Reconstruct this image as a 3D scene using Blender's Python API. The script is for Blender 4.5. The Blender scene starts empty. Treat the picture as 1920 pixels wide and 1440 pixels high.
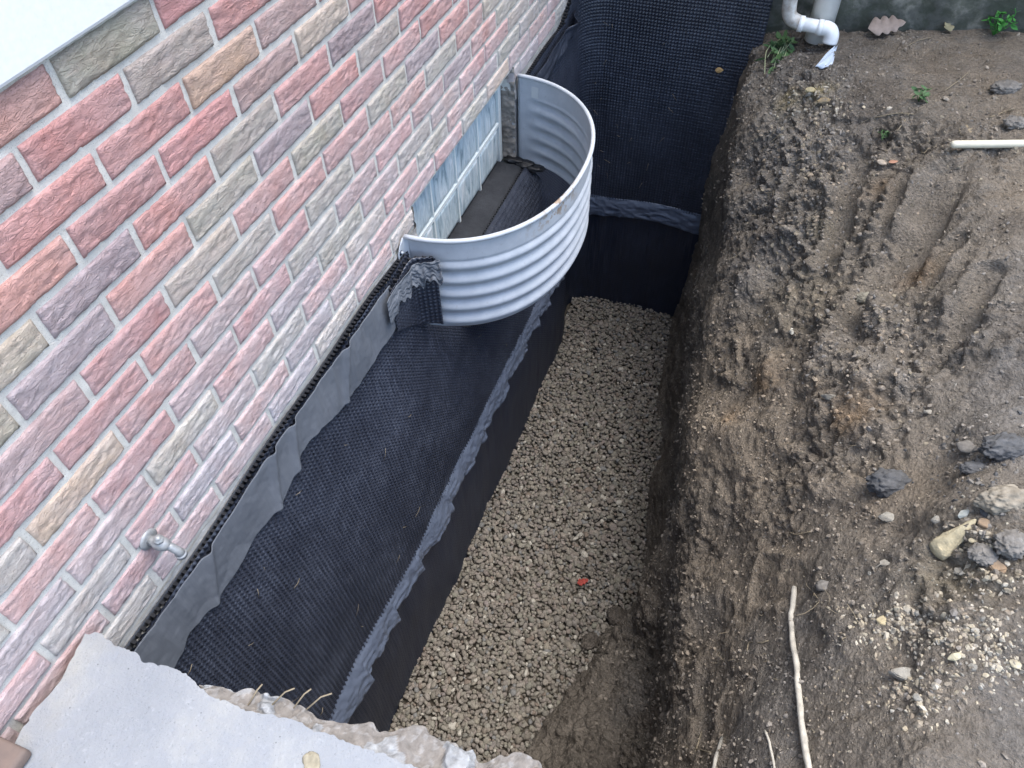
import bpy, bmesh, math, random
import numpy as np
from mathutils import Vector, Matrix
from mathutils.bvhtree import BVHTree

random.seed(7); RNG = np.random.default_rng(7)
SC = bpy.context.scene
COL = SC.collection
R_ = math.radians

# ------------------------------------------------------------------ camera
CAM_C = Vector((0.87475, -0.66235, 0.45739))
CAM_R = (( 0.938515, 0.344805, -0.017272), (-0.254499, 0.724785, 0.640247), (-0.233279, 0.596486, -0.767975))  # right, up, forward
F_PX = 1421.4                       # focal length in pixels of a 1920 wide picture
cd = bpy.data.cameras.new('camera'); cam = bpy.data.objects.new('camera', cd); COL.objects.link(cam)
r_, u_, f_ = [Vector(v).normalized() for v in CAM_R]
M = Matrix((( r_.x, u_.x, -f_.x, CAM_C.x), (r_.y, u_.y, -f_.y, CAM_C.y), (r_.z, u_.z, -f_.z, CAM_C.z), (0, 0, 0, 1)))
cam.matrix_world = M
cd.sensor_fit = 'HORIZONTAL'; cd.sensor_width = 36.0; cd.lens = F_PX / 1920 * 36.0
cd.clip_start = 0.02; cd.clip_end = 400
SC.camera = cam

# ------------------------------------------------------------------ sky and sun (overcast)
SUN_EL, SUN_AZ = R_(74), R_(60)     # azimuth measured from +Y towards +X
w = bpy.data.worlds.new('World'); SC.world = w; w.use_nodes = True
nt = w.node_tree; nt.nodes.clear()
sky = nt.nodes.new('ShaderNodeTexSky'); sky.sky_type = 'NISHITA'; sky.sun_disc = False
sky.sun_elevation = SUN_EL; sky.sun_rotation = SUN_AZ; sky.air_density = 1.0; sky.dust_density = 2.0; sky.ozone_density = 1.0
bg = nt.nodes.new('ShaderNodeBackground'); bg.inputs['Strength'].default_value = 0.15
wo = nt.nodes.new('ShaderNodeOutputWorld')
nt.links.new(sky.outputs[0], bg.inputs[0]); nt.links.new(bg.outputs[0], wo.inputs[0])
sl = bpy.data.lights.new('sun', 'SUN'); sl.energy = 1.3; sl.angle = R_(45); sl.color = (1.0, 0.98, 0.95)
so = bpy.data.objects.new('sun', sl); COL.objects.link(so)
sd = Vector((math.sin(SUN_AZ) * math.cos(SUN_EL), math.cos(SUN_AZ) * math.cos(SUN_EL), math.sin(SUN_EL)))
so.rotation_euler = sd.to_track_quat('Z', 'Y').to_euler(); so.location = (3, 0, 5)
vs = SC.view_settings; vs.view_transform = 'Standard'; vs.look = 'None'; vs.gamma = 1; vs.exposure = 1.62
vs.use_curve_mapping = False
SC.cycles.max_bounces = 5; SC.cycles.diffuse_bounces = 3; SC.cycles.glossy_bounces = 2; SC.cycles.caustics_reflective = False; SC.cycles.caustics_refractive = False; SC.cycles.use_denoising = True

# ------------------------------------------------------------------ helpers
def srgb(r, g, b, a=1.0):
    def c(v):
        v /= 255.0
        return v / 12.92 if v <= .04045 else ((v + .055) / 1.055) ** 2.4
    return (c(r), c(g), c(b), a)

_tab = np.random.default_rng(11).random(65536).astype(np.float32)
def vnoise(p):
    """value noise in -1..1 at (N,3) points"""
    p = np.asarray(p, dtype=np.float64); i = np.floor(p).astype(np.int64); f = p - i
    f = f * f * f * (f * (f * 6 - 15) + 10)
    def h(a, b, c):
        n = (a * 73856093) ^ (b * 19349663) ^ (c * 83492791)
        n = (n ^ (n >> 13)) * 1274126177
        return _tab[(n ^ (n >> 16)) & 65535]
    x, y, z = i[:, 0], i[:, 1], i[:, 2]; fx, fy, fz = f[:, 0], f[:, 1], f[:, 2]
    def L(a, b, t): return a + (b - a) * t
    v = L(L(L(h(x, y, z), h(x+1, y, z), fx), L(h(x, y+1, z), h(x+1, y+1, z), fx), fy),
          L(L(h(x, y, z+1), h(x+1, y, z+1), fx), L(h(x, y+1, z+1), h(x+1, y+1, z+1), fx), fy), fz)
    return v * 2 - 1
def fbm(p, freq, octs=4, gain=.5, off=0.0):
    p = np.asarray(p, dtype=np.float64) * freq + off; a = 1.0; s = 0
    for _ in range(octs):
        s = s + a * vnoise(p); p = p * 2.03 + 17.3; a *= gain
    return s
def worley(p, freq, off=0.0, jit=.95):
    """nearest and second nearest distance to jittered cell points, and a random number per cell"""
    p = np.asarray(p, float) * freq + off; i = np.floor(p).astype(np.int64); f1 = np.full(len(p), 9.); f2 = np.full(len(p), 9.); rid_ = np.zeros(len(p))
    def h(a, b, c, k):
        n = (a * 73856093) ^ (b * 19349663) ^ (c * 83492791) ^ (k * 2654435)
        n = (n ^ (n >> 13)) * 1274126177
        return _tab[(n ^ (n >> 16)) & 65535]
    for dx in (-1, 0, 1):
        for dy in (-1, 0, 1):
            for dz in (-1, 0, 1):
                a, b, c_ = i[:, 0] + dx, i[:, 1] + dy, i[:, 2] + dz
                q = np.stack([a + .5 + jit * (h(a, b, c_, 1) - .5), b + .5 + jit * (h(a, b, c_, 2) - .5), c_ + .5 + jit * (h(a, b, c_, 3) - .5)], 1)
                d = np.linalg.norm(p - q, axis=1); m = d < f1
                f2 = np.where(m, f1, np.minimum(f2, d)); rid_ = np.where(m, h(a, b, c_, 4), rid_); f1 = np.where(m, d, f1)
    return f1, f2, rid_
def sstep(a, b, x):
    t = np.clip((x - a) / (b - a), 0, 1); return t * t * (3 - 2 * t)

def np_mesh(name, V, F, smooth=True, color=None):
    V = np.ascontiguousarray(V, dtype=np.float32); F = np.ascontiguousarray(F, dtype=np.int32)
    me = bpy.data.meshes.new(name); k = F.shape[1]
    me.vertices.add(len(V)); me.vertices.foreach_set('co', V.ravel())
    me.loops.add(F.size); me.loops.foreach_set('vertex_index', F.ravel())
    me.polygons.add(len(F)); me.polygons.foreach_set('loop_start', np.arange(0, F.size, k, dtype=np.int32))
    me.polygons.foreach_set('loop_total', np.full(len(F), k, dtype=np.int32))
    me.polygons.foreach_set('use_smooth', np.full(len(F), smooth))
    if color is not None:
        at = me.color_attributes.new('tint', 'FLOAT_COLOR', 'POINT')
        c = np.ones((len(V), 4), dtype=np.float32); c[:, :3] = color
        at.data.foreach_set('color', c.ravel())
    me.update(calc_edges=True); me.validate()
    return me
def grid_faces(nu, nv):
    """grid of nu x nv points (u major) as quads"""
    i = np.arange(nu - 1)[:, None] * nv + np.arange(nv - 1)[None, :]
    i = i.ravel(); return np.stack([i, i + nv, i + nv + 1, i + 1], 1)
def link(name, me, mat=None, parent=None, loc=None):
    o = bpy.data.objects.new(name, me); COL.objects.link(o)
    if mat is not None and me is not None and not me.materials: me.materials.append(mat)
    if parent is not None: o.parent = parent
    if loc is not None: o.location = loc
    return o
def tag(o, label=None, cat=None, group=None, kind=None):
    if label: o['label'] = label
    if cat: o['category'] = cat
    if group: o['group'] = group
    if kind: o['kind'] = kind
    return o
def empty(name, loc, label, cat, group=None):
    o = bpy.data.objects.new(name, None); COL.objects.link(o); o.location = loc; o.empty_display_size = .05
    return tag(o, label, cat, group)
def boxes_mesh(name, boxes, bevel=0.0, seg=2, smooth=False):
    bm = bmesh.new()
    for (x0, x1, y0, y1, z0, z1) in boxes:
        r = bmesh.ops.create_cube(bm, size=1)
        bmesh.ops.scale(bm, vec=(x1 - x0, y1 - y0, z1 - z0), verts=r['verts'])
        bmesh.ops.translate(bm, vec=((x0 + x1) / 2, (y0 + y1) / 2, (z0 + z1) / 2), verts=r['verts'])
    if bevel: bmesh.ops.bevel(bm, geom=bm.edges[:], offset=bevel, segments=seg, profile=.5, affect='EDGES')
    me = bpy.data.meshes.new(name); bm.to_mesh(me); bm.free()
    if smooth: me.polygons.foreach_set('use_smooth', [True] * len(me.polygons))
    return me
def tube_arrays(pts, radii, seg=8, cap=True):
    pts = [Vector(tuple(float(c_) for c_ in p)) for p in pts]; n = len(pts)
    if not hasattr(radii, '__len__'): radii = [radii] * n
    V = []; prev = None
    for i, p in enumerate(pts):
        t = (pts[min(i + 1, n - 1)] - pts[max(i - 1, 0)]).normalized()
        a = prev if prev is not None else (Vector((0, 0, 1)) if abs(t.z) < .9 else Vector((1, 0, 0)))
        b = t.cross(a).normalized(); a = b.cross(t).normalized(); prev = a
        for k in range(seg):
            th = 2 * math.pi * k / seg
            V.append(p + float(radii[i]) * (math.cos(th) * a + math.sin(th) * b))
    F = []
    for i in range(n - 1):
        for k in range(seg):
            k2 = (k + 1) % seg
            F.append((i * seg + k, i * seg + k2, (i + 1) * seg + k2, (i + 1) * seg + k))
    if cap:
        F.append(tuple(range(seg))[::-1]); F.append(tuple((n - 1) * seg + k for k in range(seg)))
    return V, F
def tubes_mesh(name, tubes, smooth=True):
    V = []; F = []
    for (pts, rad, seg) in tubes:
        v, f = tube_arrays(pts, rad, seg); o = len(V); V += v; F += [tuple(i + o for i in q) for q in f]
    me = bpy.data.meshes.new(name); me.from_pydata([tuple(v) for v in V], [], F); me.update()
    if smooth: me.polygons.foreach_set('use_smooth', [True] * len(me.polygons))
    return me
def ico(sub):
    bm = bmesh.new(); bmesh.ops.create_icosphere(bm, subdivisions=sub, radius=1.0)
    V = np.array([v.co[:] for v in bm.verts]); F = np.array([[v.index for v in f.verts] for f in bm.faces]); bm.free()
    return V, F
def smooth_path(pts, n):
    """Catmull-Rom through points"""
    P = [np.array(p, float) for p in pts]; P = [2 * P[0] - P[1]] + P + [2 * P[-1] - P[-2]]
    out = []; m = len(P) - 3
    for k in range(n):
        t = k / (n - 1) * m; i = min(int(t), m - 1); t -= i
        a, b, c, d = P[i:i + 4]
        out.append(.5 * (2 * b + (c - a) * t + (2 * a - 5 * b + 4 * c - d) * t * t + (3 * b - a - 3 * c + d) * t ** 3))
    return out

class NT:
    """small node-tree helper"""
    def __init__(s, name):
        s.m = bpy.data.materials.new(name); s.m.use_nodes = True; s.t = s.m.node_tree
        s.b = s.t.nodes['Principled BSDF']; s.out = s.t.nodes['Material Output']
    def n(s, typ, **kw):
        x = s.t.nodes.new(typ)
        for k, v in kw.items(): setattr(x, k, v)
        return x
    def L(s, a, b): s.t.links.new(a, b)
    def coord(s, kind='Object', scale=(1, 1, 1), rnd=False):
        tc = s.n('ShaderNodeTexCoord'); mp = s.n('ShaderNodeMapping'); mp.inputs['Scale'].default_value = scale
        s.L(tc.outputs[kind], mp.inputs['Vector'])
        if rnd:
            oi = s.n('ShaderNodeObjectInfo'); ml = s.n('ShaderNodeMath', operation='MULTIPLY'); ml.inputs[1].default_value = 97.0
            s.L(oi.outputs['Random'], ml.inputs[0]); cb = s.n('ShaderNodeCombineXYZ')
            for k in range(3): s.L(ml.outputs[0], cb.inputs[k])
            s.L(cb.outputs[0], mp.inputs['Location'])
        return mp.outputs[0]
    def noise(s, vec, scale, detail=4, rough=.55, dist=0.0):
        x = s.n('ShaderNodeTexNoise'); x.inputs['Scale'].default_value = scale; x.inputs['Detail'].default_value = detail
        x.inputs['Roughness'].default_value = rough; x.inputs['Distortion'].default_value = dist
        if vec is not None: s.L(vec, x.inputs['Vector'])
        return x.outputs['Fac']
    def ramp(s, fac, stops, interp='LINEAR'):
        x = s.n('ShaderNodeValToRGB'); e = x.color_ramp.elements; x.color_ramp.interpolation = interp
        while len(e) < len(stops): e.new(.5)
        for k, (p, c) in enumerate(stops):
            e[k].position = p; e[k].color = c if hasattr(c, '__len__') else (c, c, c, 1)
        s.L(fac, x.inputs['Fac']); return x.outputs['Color']
    def mix(s, fac, a, b, mode='MIX'):
        x = s.n('ShaderNodeMix', data_type='RGBA', blend_type=mode)
        for sock, v in ((x.inputs['Factor'], fac), (x.inputs['A'] if False else x.inputs[6], a), (x.inputs[7], b)):
            if hasattr(v, 'is_output') or isinstance(v, bpy.types.NodeSocket): s.L(v, sock)
            else: sock.default_value = v
        return x.outputs[2]
    def math(s, op, a, b=0.0, clamp=False):
        x = s.n('ShaderNodeMath', operation=op); x.use_clamp = clamp
        for k, v in enumerate((a, b)):
            if isinstance(v, bpy.types.NodeSocket): s.L(v, x.inputs[k])
            else: x.inputs[k].default_value = v
        return x.outputs[0]
    def bump(s, h, strength=.5, dist=.01, normal=None):
        x = s.n('ShaderNodeBump'); x.inputs['Strength'].default_value = strength; x.inputs['Distance'].default_value = dist
        s.L(h, x.inputs['Height'])
        if normal is not None: s.L(normal, x.inputs['Normal'])
        return x.outputs[0]
    def fin(s, color=None, rough=None, normal=None, spec=None, metal=None):
        for nm, v in (('Base Color', color), ('Roughness', rough), ('Normal', normal), ('Specular IOR Level', spec), ('Metallic', metal)):
            if v is None: continue
            if isinstance(v, bpy.types.NodeSocket): s.L(v, s.b.inputs[nm])
            else: s.b.inputs[nm].default_value = v
        return s.m

# ------------------------------------------------------------------ materials
def mat_brick():
    s = NT('brick'); oi = s.n('ShaderNodeObjectInfo'); v = s.coord('Object', (1, 1, 1), True)
    st = s.coord('Object', (1, .36, 1.2), True)
    n1 = s.noise(st, 120, 3, .6, .7); n2 = s.noise(v, 9, 3, .5); n3 = s.noise(v, 420, 2, .6)
    fis = s.math('ABSOLUTE', s.math('SUBTRACT', n1, .5)); fis = s.ramp(fis, [(.0, 0.0), (.055, 1.0)])       # narrow bark-like fissures
    c = s.mix(s.ramp(n2, [(.3, 0), (.75, 1)]), oi.outputs['Color'], s.mix(.35, oi.outputs['Color'], srgb(172, 158, 156)))
    c = s.mix(s.ramp(s.noise(st, 45, 3, .6), [(.40, .35), (.62, 0)]), c, s.mix(.4, c, srgb(160, 116, 114)))
    # pale lime deposit and painted veiling haze in one gradient, stronger on lower courses
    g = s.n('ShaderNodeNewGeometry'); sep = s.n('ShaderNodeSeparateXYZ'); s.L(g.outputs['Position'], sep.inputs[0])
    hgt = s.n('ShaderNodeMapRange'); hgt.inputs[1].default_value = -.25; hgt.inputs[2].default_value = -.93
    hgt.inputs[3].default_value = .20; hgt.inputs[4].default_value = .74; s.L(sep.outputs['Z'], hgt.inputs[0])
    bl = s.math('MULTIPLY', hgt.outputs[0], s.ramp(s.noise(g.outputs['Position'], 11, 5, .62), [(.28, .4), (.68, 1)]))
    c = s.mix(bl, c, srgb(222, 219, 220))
    c = s.mix(s.ramp(n3, [(.28, .5), (.40, 0)]), c, srgb(80, 62, 64))
    h = s.math('ADD', s.math('MULTIPLY', n1, .7), s.math('ADD', s.math('MULTIPLY', fis, .25), s.math('MULTIPLY', n3, .2)))
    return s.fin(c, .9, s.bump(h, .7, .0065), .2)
def mat_mortar():
    s = NT('mortar'); v = s.coord('Object')
    n1 = s.noise(v, 30, 4, .6); n2 = s.noise(v, 600, 2, .6)
    c = s.ramp(n1, [(.3, srgb(200, 199, 192)), (.7, srgb(220, 218, 210))])
    c = s.mix(s.ramp(n2, [(.30, .6), (.42, 0)]), c, srgb(120, 115, 112))
    return s.fin(c, .95, s.bump(s.math('ADD', n2, s.math('MULTIPLY', n1, 2)), .5, .004), .1)
def mat_concrete(name, a, b, dark=None, scale=1.0, bump=.5):
    s = NT(name); v = s.coord('Object', (scale,) * 3)
    n1 = s.noise(v, 6, 6, .6); n2 = s.noise(v, 45, 4, .6); n3 = s.noise(v, 350, 2, .6)
    c = s.ramp(n1, [(.3, a), (.7, b)])
    c = s.mix(s.ramp(n2, [(.35, .25), (.6, 0)]), c, dark or tuple(x * .6 for x in a[:3]) + (1,))
    c = s.mix(s.ramp(n3, [(.30, .4), (.40, 0)]), c, dark or tuple(x * .5 for x in a[:3]) + (1,))
    h = s.math('ADD', s.math('MULTIPLY', n2, 2), n3)
    return s.fin(c, .92, s.bump(h, bump, .004), .15)
def mat_soil():
    s = NT('soil'); at = s.n('ShaderNodeAttribute'); at.attribute_name = 'tint'; v = s.coord('Object')
    n1 = s.noise(v, 14, 6, .65); n2 = s.noise(v, 90, 5, .65); n3 = s.noise(v, 380, 3, .6)
    k = s.ramp(n1, [(.25, .72), (.75, 1.22)]); k2 = s.ramp(n2, [(.3, .7), (.7, 1.25)])
    c = s.mix(1.0, s.mix(1.0, at.outputs['Color'], k, 'MULTIPLY'), k2, 'MULTIPLY')
    c = s.mix(s.ramp(n3, [(.62, 0), (.75, .5)]), c, srgb(160, 150, 132))
    vo = s.n('ShaderNodeTexVoronoi'); vo.inputs['Scale'].default_value = 130; s.L(v, vo.inputs['Vector'])
    h = s.math('ADD', s.math('MULTIPLY', n2, 2.2), s.math('ADD', s.math('MULTIPLY', n3, .7), s.math('MULTIPLY', vo.outputs['Distance'], -.6)))
    return s.fin(c, .93, s.bump(h, 1.0, .008), .12)
def mat_tint(name, rough=.85, bscale=120, bstr=.4, spec=.2):
    s = NT(name); at = s.n('ShaderNodeAttribute'); at.attribute_name = 'tint'; v = s.coord('Object')
    n1 = s.noise(v, bscale, 4, .6); k = s.ramp(n1, [(.3, .75), (.7, 1.2)])
    return s.fin(s.mix(1.0, at.outputs['Color'], k, 'MULTIPLY'), rough, s.bump(n1, bstr, .004), spec)
def mat_simple(name, col, rough=.6, spec=.4, metal=0.0, nscale=0, namt=.25, bstr=.2, bdist=.003, col2=None):
    s = NT(name)
    if not nscale: return s.fin(col, rough, None, spec, metal)
    v = s.coord('Object'); n1 = s.noise(v, nscale, 5, .6)
    c2 = col2 or tuple(x * (1 - namt) for x in col[:3]) + (1,)
    return s.fin(s.ramp(n1, [(.3, c2), (.7, col)]), rough, s.bump(n1, bstr, bdist), spec, metal)
def mat_membrane(name, base, dust, rough=.55, amount=.35, speck=.35):
    s = NT(name); v = s.coord('Object'); vs_ = s.coord('Object', (6, 6, .9))
    n1 = s.noise(v, 5, 4, .6); n2 = s.noise(v, 260, 2, .6); n3 = s.noise(vs_, 16, 3, .65)
    d = s.math('MULTIPLY', s.ramp(n1, [(.35, .15), (.7, 1)]), s.ramp(n3, [(.35, .2), (.75, 1)]))
    c = s.mix(s.math('MULTIPLY', d, amount), base, dust)
    c = s.mix(s.ramp(n2, [(.66, 0), (.74, speck)]), c, dust)
    return s.fin(c, rough, s.bump(n2, .2, .0015), .5)
def mat_galv():
    s = NT('galvanised_steel'); v = s.coord('Object'); n1 = s.noise(v, 18, 5, .6); n2 = s.noise(v, 90, 4, .6)
    c = s.ramp(n1, [(.3, srgb(172, 178, 184)), (.7, srgb(190, 195, 200))])
    # dried mud on the rim and just under it, front of the curve
    g = s.n('ShaderNodeNewGeometry'); sep = s.n('ShaderNodeSeparateXYZ'); s.L(g.outputs['Position'], sep.inputs[0])
    ds = s.n('ShaderNodeVectorMath', operation='DISTANCE'); s.L(g.outputs['Position'], ds.inputs[0]); ds.inputs[1].default_value = (.335, 1.06, -.885)
    near = s.n('ShaderNodeMapRange'); near.inputs[1].default_value = .17; near.inputs[2].default_value = .03; s.L(ds.outputs['Value'], near.inputs[0])
    zt = s.n('ShaderNodeMapRange'); zt.inputs[1].default_value = -.955; zt.inputs[2].default_value = -.90; s.L(sep.outputs['Z'], zt.inputs[0])
    m = s.math('MULTIPLY', s.math('MULTIPLY', near.outputs[0], zt.outputs[0]), s.ramp(s.noise(v, 38, 5, .65), [(.5, 0), (.56, 1)]), True)
    m2 = s.math('MULTIPLY', s.ramp(n2, [(.62, 0), (.72, .35)]), 1.0)
    c = s.mix(m2, c, srgb(150, 150, 148)); c = s.mix(m, c, srgb(150, 132, 112))
    return s.fin(c, .62, s.bump(n2, .05, .002), .35, .05)
def mat_glass():
    s = NT('wavy_glass'); v = s.coord('Object', (1, 3.2, .8), True)
    rot = s.n('ShaderNodeMapping'); rot.inputs['Rotation'].default_value = (R_(28), 0, 0); s.L(v, rot.inputs[0])
    n1 = s.noise(rot.outputs[0], 9, 5, .6, 1.2); n2 = s.noise(rot.outputs[0], 26, 3, .5, .5)
    c = s.ramp(n1, [(.30, srgb(130, 152, 162)), (.44, srgb(190, 210, 218)), (.60, srgb(218, 232, 236)), (.72, srgb(244, 250, 250))])  # streaky bright reflections painted as pale bands in the glass colour
    return s.fin(c, .08, s.bump(s.math('ADD', n1, s.math('MULTIPLY', n2, .4)), .6, .01), .6)
def mat_white_wall():
    s = NT('white_siding'); v = s.coord('Object'); n = s.noise(v, 120, 4, .6)
    return s.fin(s.ramp(n, [(.3, (.78, .80, .80, 1)), (.7, (.84, .86, .86, 1))]), .6, s.bump(n, .15, .002), .3)
def mat_moss():
    s = NT('mossy_concrete'); v = s.coord('Object'); n1 = s.noise(v, 7, 6, .65); n2 = s.noise(v, 24, 4, .6)
    c = s.ramp(n1, [(.3, srgb(78, 80, 74)), (.5, srgb(100, 101, 95)), (.68, srgb(150, 149, 138))])
    c = s.mix(s.ramp(n2, [(.42, .6), (.58, 0)]), c, srgb(66, 72, 60))
    return s.fin(c, .95, s.bump(n2, .6, .01), .1)
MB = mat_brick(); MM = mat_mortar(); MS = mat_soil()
def mat_slab():
    s = NT('concrete_slab'); v = s.coord('Object'); n1 = s.noise(v, 5, 5, .62); n2 = s.noise(v, 38, 4, .65); n3 = s.noise(v, 300, 2, .6); n4 = s.noise(v, 90, 3, .6)
    c = s.ramp(n1, [(.3, srgb(132, 136, 141)), (.52, srgb(143, 146, 149)), (.7, srgb(160, 160, 156))])
    c = s.mix(s.ramp(n2, [(.32, .25), (.52, 0)]), c, srgb(136, 140, 148)); c = s.mix(s.ramp(n4, [(.60, 0), (.75, .22)]), c, srgb(182, 184, 186))
    c = s.mix(s.ramp(n3, [(.28, .4), (.37, 0)]), c, srgb(104, 106, 110))
    st = s.noise(v, 2.2, 6, .7); c = s.mix(s.ramp(st, [(.52, 0), (.66, .45)]), c, srgb(150, 146, 136))
    vo = s.n('ShaderNodeTexVoronoi'); vo.inputs['Scale'].default_value = 70; s.L(v, vo.inputs['Vector']); pore = s.ramp(vo.outputs['Distance'], [(.07, 1), (.12, 0)])
    c = s.mix(s.math('MULTIPLY', pore, s.ramp(n2, [(.5, 0), (.6, .7)])), c, srgb(84, 86, 90))
    h = s.math('ADD', s.math('MULTIPLY', n2, 1.6), s.math('ADD', s.math('MULTIPLY', n3, .8), n4))
    return s.fin(c, .92, s.bump(h, .4, .004), .15)
M_CONC = mat_slab()
M_PARGE = mat_concrete('parging', srgb(172, 170, 166), srgb(202, 202, 200), None, 1.5, .7)
M_JAMB = mat_concrete('rough_jamb', srgb(140, 133, 124), srgb(186, 178, 168), srgb(84, 78, 72), 1.5, .9)
M_DARKC = mat_concrete('tarred_concrete', srgb(44, 46, 50), srgb(62, 64, 68), srgb(30, 31, 34), 1.0, .3)
M_TAR = mat_simple('tar', (.012, .012, .014, 1), .45, .5, 0, 60, .3, .6, .006)
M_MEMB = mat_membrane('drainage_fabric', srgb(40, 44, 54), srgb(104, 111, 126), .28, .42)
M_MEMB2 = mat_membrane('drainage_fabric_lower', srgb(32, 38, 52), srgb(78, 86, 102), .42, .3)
M_FLAP = mat_membrane('grey_geotextile', srgb(88, 93, 100), srgb(116, 121, 128), .9, .6, .1)
M_STRIP = mat_membrane('wrinkled_geotextile', srgb(82, 91, 107), srgb(118, 127, 143), .42, .5, .08)
M_HDPE = mat_simple('black_plastic', (.016, .017, .02, 1), .35, .5)
M_GALV = mat_galv(); M_GLASS = mat_glass(); M_WHITE = mat_white_wall(); M_MOSS = mat_moss()
M_GRAV = mat_tint('gravel', .9, 160, .35, .15); M_ROCK = mat_tint('rock', .9, 60, .9, .15)
M_JOINT = mat_simple('white_grout', srgb(232, 240, 238), .8, .2, 0, 80, .1)
M_PVC = mat_simple('white_pvc', srgb(238, 241, 240), .4, .4, 0, 22, .12, .05)
M_PVCD = mat_simple('muddy_pvc', srgb(204, 206, 202), .55, .3, 0, 40, .4, .1, .003, srgb(150, 138, 124))
M_POLE = mat_simple('cream_fibreglass', srgb(212, 206, 184), .5, .3, 0, 30, .12)
M_BARK = mat_simple('peeled_root', srgb(196, 190, 176), .8, .2, 0, 45, .4, .5, .004)
M_ROOT = mat_simple('fine_root', srgb(150, 138, 116), .85, .2, 0, 60, .3)
M_TAP = mat_simple('painted_brass', srgb(170, 172, 172), .45, .5, .3, 90, .3, .3)
M_LEAFG = mat_simple('weed_green', srgb(92, 122, 78), .6, .3, 0, 40, .35, .1, .003, srgb(58, 84, 52))
M_LEAFB = mat_simple('bright_green', srgb(72, 140, 62), .55, .3, 0, 40, .3)
M_LEAFD = mat_simple('dry_leaf', srgb(156, 142, 132), .8, .2, 0, 50, .25, .3)
M_LEAFO = mat_simple('orange_leaf', srgb(176, 134, 112), .75, .2, 0, 50, .25, .2)
M_RED = mat_simple('red_leaf', srgb(150, 66, 58), .7, .2, 0, 50, .3)
M_PLANK = mat_simple('weathered_wood', srgb(128, 112, 102), .85, .2, 0, 14, .35, .5, .004, srgb(96, 88, 86))
M_PLASTIC = mat_simple('pale_plastic', srgb(196, 208, 222), .35, .5, 0, 30, .15, .3)
M_BOLT = mat_simple('dark_bolt', srgb(60, 70, 84), .4, .5, .8)
M_STICK = mat_simple('paper_sticker', srgb(196, 200, 200), .6, .3)
M_INK = mat_simple('ink', srgb(70, 74, 80), .6, .3)

# ------------------------------------------------------------------ dimensions (metres; wall face x = 0, wall runs along +y)
BW, CH, JT = .2032, .06449, .0125
Z_BR = -.928            # underside of the brickwork
OP = (.850, 1.665, -1.205, -.840)     # window opening y0 y1 z0 z1
Y_END = 2.52            # face of the house wing that closes the trench
Z_GR = -2.57            # gravel level
Z_MID = -1.92           # lap between upper and lower membrane

# ------------------------------------------------------------------ soil bank and ground (structure)
YK = [-6.0, -1.5, -.5, -.25, .1, .4, .75, 1.0, 1.36, 1.75, 2.1, 2.3, 2.55]
XF = [.45, .45, .50, .53, .64, .76, .87, .85, .79, .74, .695, .67, .64]       # foot of the bank on the gravel
XB = [.84, .84, .90, 1.03, 1.04, .99, .915, .885, .845, .805, .765, .73, .70]     # where the cut face breaks into the slope
ZB = [-.95, -.95, -1.3, -1.62, -1.74, -1.76, -1.70, -1.66, -1.60, -1.44, -1.2, -1.08, -1.0]
XU = [1.1, 1.1, 1.25, 1.36, 1.42, 1.48, 1.54, 1.58, 1.56, 1.38, 1.15, 1.02, .95]    # top of the slope
ZU = [-.90, -.90, -.92, -.94, -.94, -.93, -.91, -.90, -.88, -.88, -.90, -.91, -.93]
def soil_profile(Y):
    f = lambda t: np.interp(Y, YK, t)
    xf, xb, zb, xu, zu = f(XF), f(XB), f(ZB), f(XU), f(ZU)
    Z = np.zeros_like(Y); sp9 = sstep(.75, .30, Y); kx = .62 + .24 * sp9; zm = .5 * (Z_GR + zb) * (1 - sp9) + (-2.27) * sp9
    return [(xf - .30, Z + Z_GR - .10), (xf - .04, Z + Z_GR - .03), (xf + .01, Z + Z_GR + .06), (xf + kx * (xb - xf), zm), (xb, zb), (xb + .45 * (xu - xb), zb + .60 * (zu - zb)),
            (xu, zu), (xu + .4, zu + .03), (2.4 + Z, Z - .86), (4.5 + Z, Z - .86), (40 + Z, Z - .86)]
NS = [10, 10, 55, 70, 105, 95, 75, 50, 20, 8]
def soil_grid(div=1):
    yy = np.concatenate([np.linspace(-6, -.75, 12), np.linspace(-.7, 2.54, 720 // div)])
    P = soil_profile(yy); cols = []
    for k in range(len(P) - 1):
        n = max(2, NS[k] // div)
        for t in np.arange(n) / n:
            cols.append((P[k][0] + (P[k + 1][0] - P[k][0]) * t, P[k][1] + (P[k + 1][1] - P[k][1]) * t))
    cols.append(P[-1])
    X = np.stack([c[0] for c in cols], 1); Zz = np.stack([c[1] for c in cols], 1)
    # round the profile corners
    for _ in range(max(2, 200 // div ** 2)):
        X[:, 12:-20] = (X[:, 11:-21] + X[:, 12:-20] * 2 + X[:, 13:-19]) / 4
        Zz[:, 12:-20] = (Zz[:, 11:-21] + Zz[:, 12:-20] * 2 + Zz[:, 13:-19]) / 4
    Y = np.repeat(yy[:, None], X.shape[1], 1)
    return np.stack([X, Y, Zz], 2)
def view_ray(px, py):
    return ((px - 960) / F_PX * r_ - (py - 720) / F_PX * u_ + f_).normalized()
G0 = soil_grid(6); t0 = BVHTree.FromPolygons([tuple(v) for v in G0.reshape(-1, 3)], grid_faces(G0.shape[0], G0.shape[1]).tolist())
def rough_spot(px, py):
    h = t0.ray_cast(CAM_C, view_ray(px, py)); return np.array(h[0])
def seg_dist(P, a, b):
    ab = b - a; t = np.clip(((P - a) @ ab) / (ab @ ab), 0, 1)
    return np.linalg.norm(P - (a + t[:, None] * ab), axis=1), t
G = soil_grid(1); nu, nv = G.shape[:2]
du = np.gradient(G, axis=0); dv = np.gradient(G, axis=1)
Nn = np.cross(dv, du); Nn /= np.linalg.norm(Nn, axis=2, keepdims=True) + 1e-12
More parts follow.
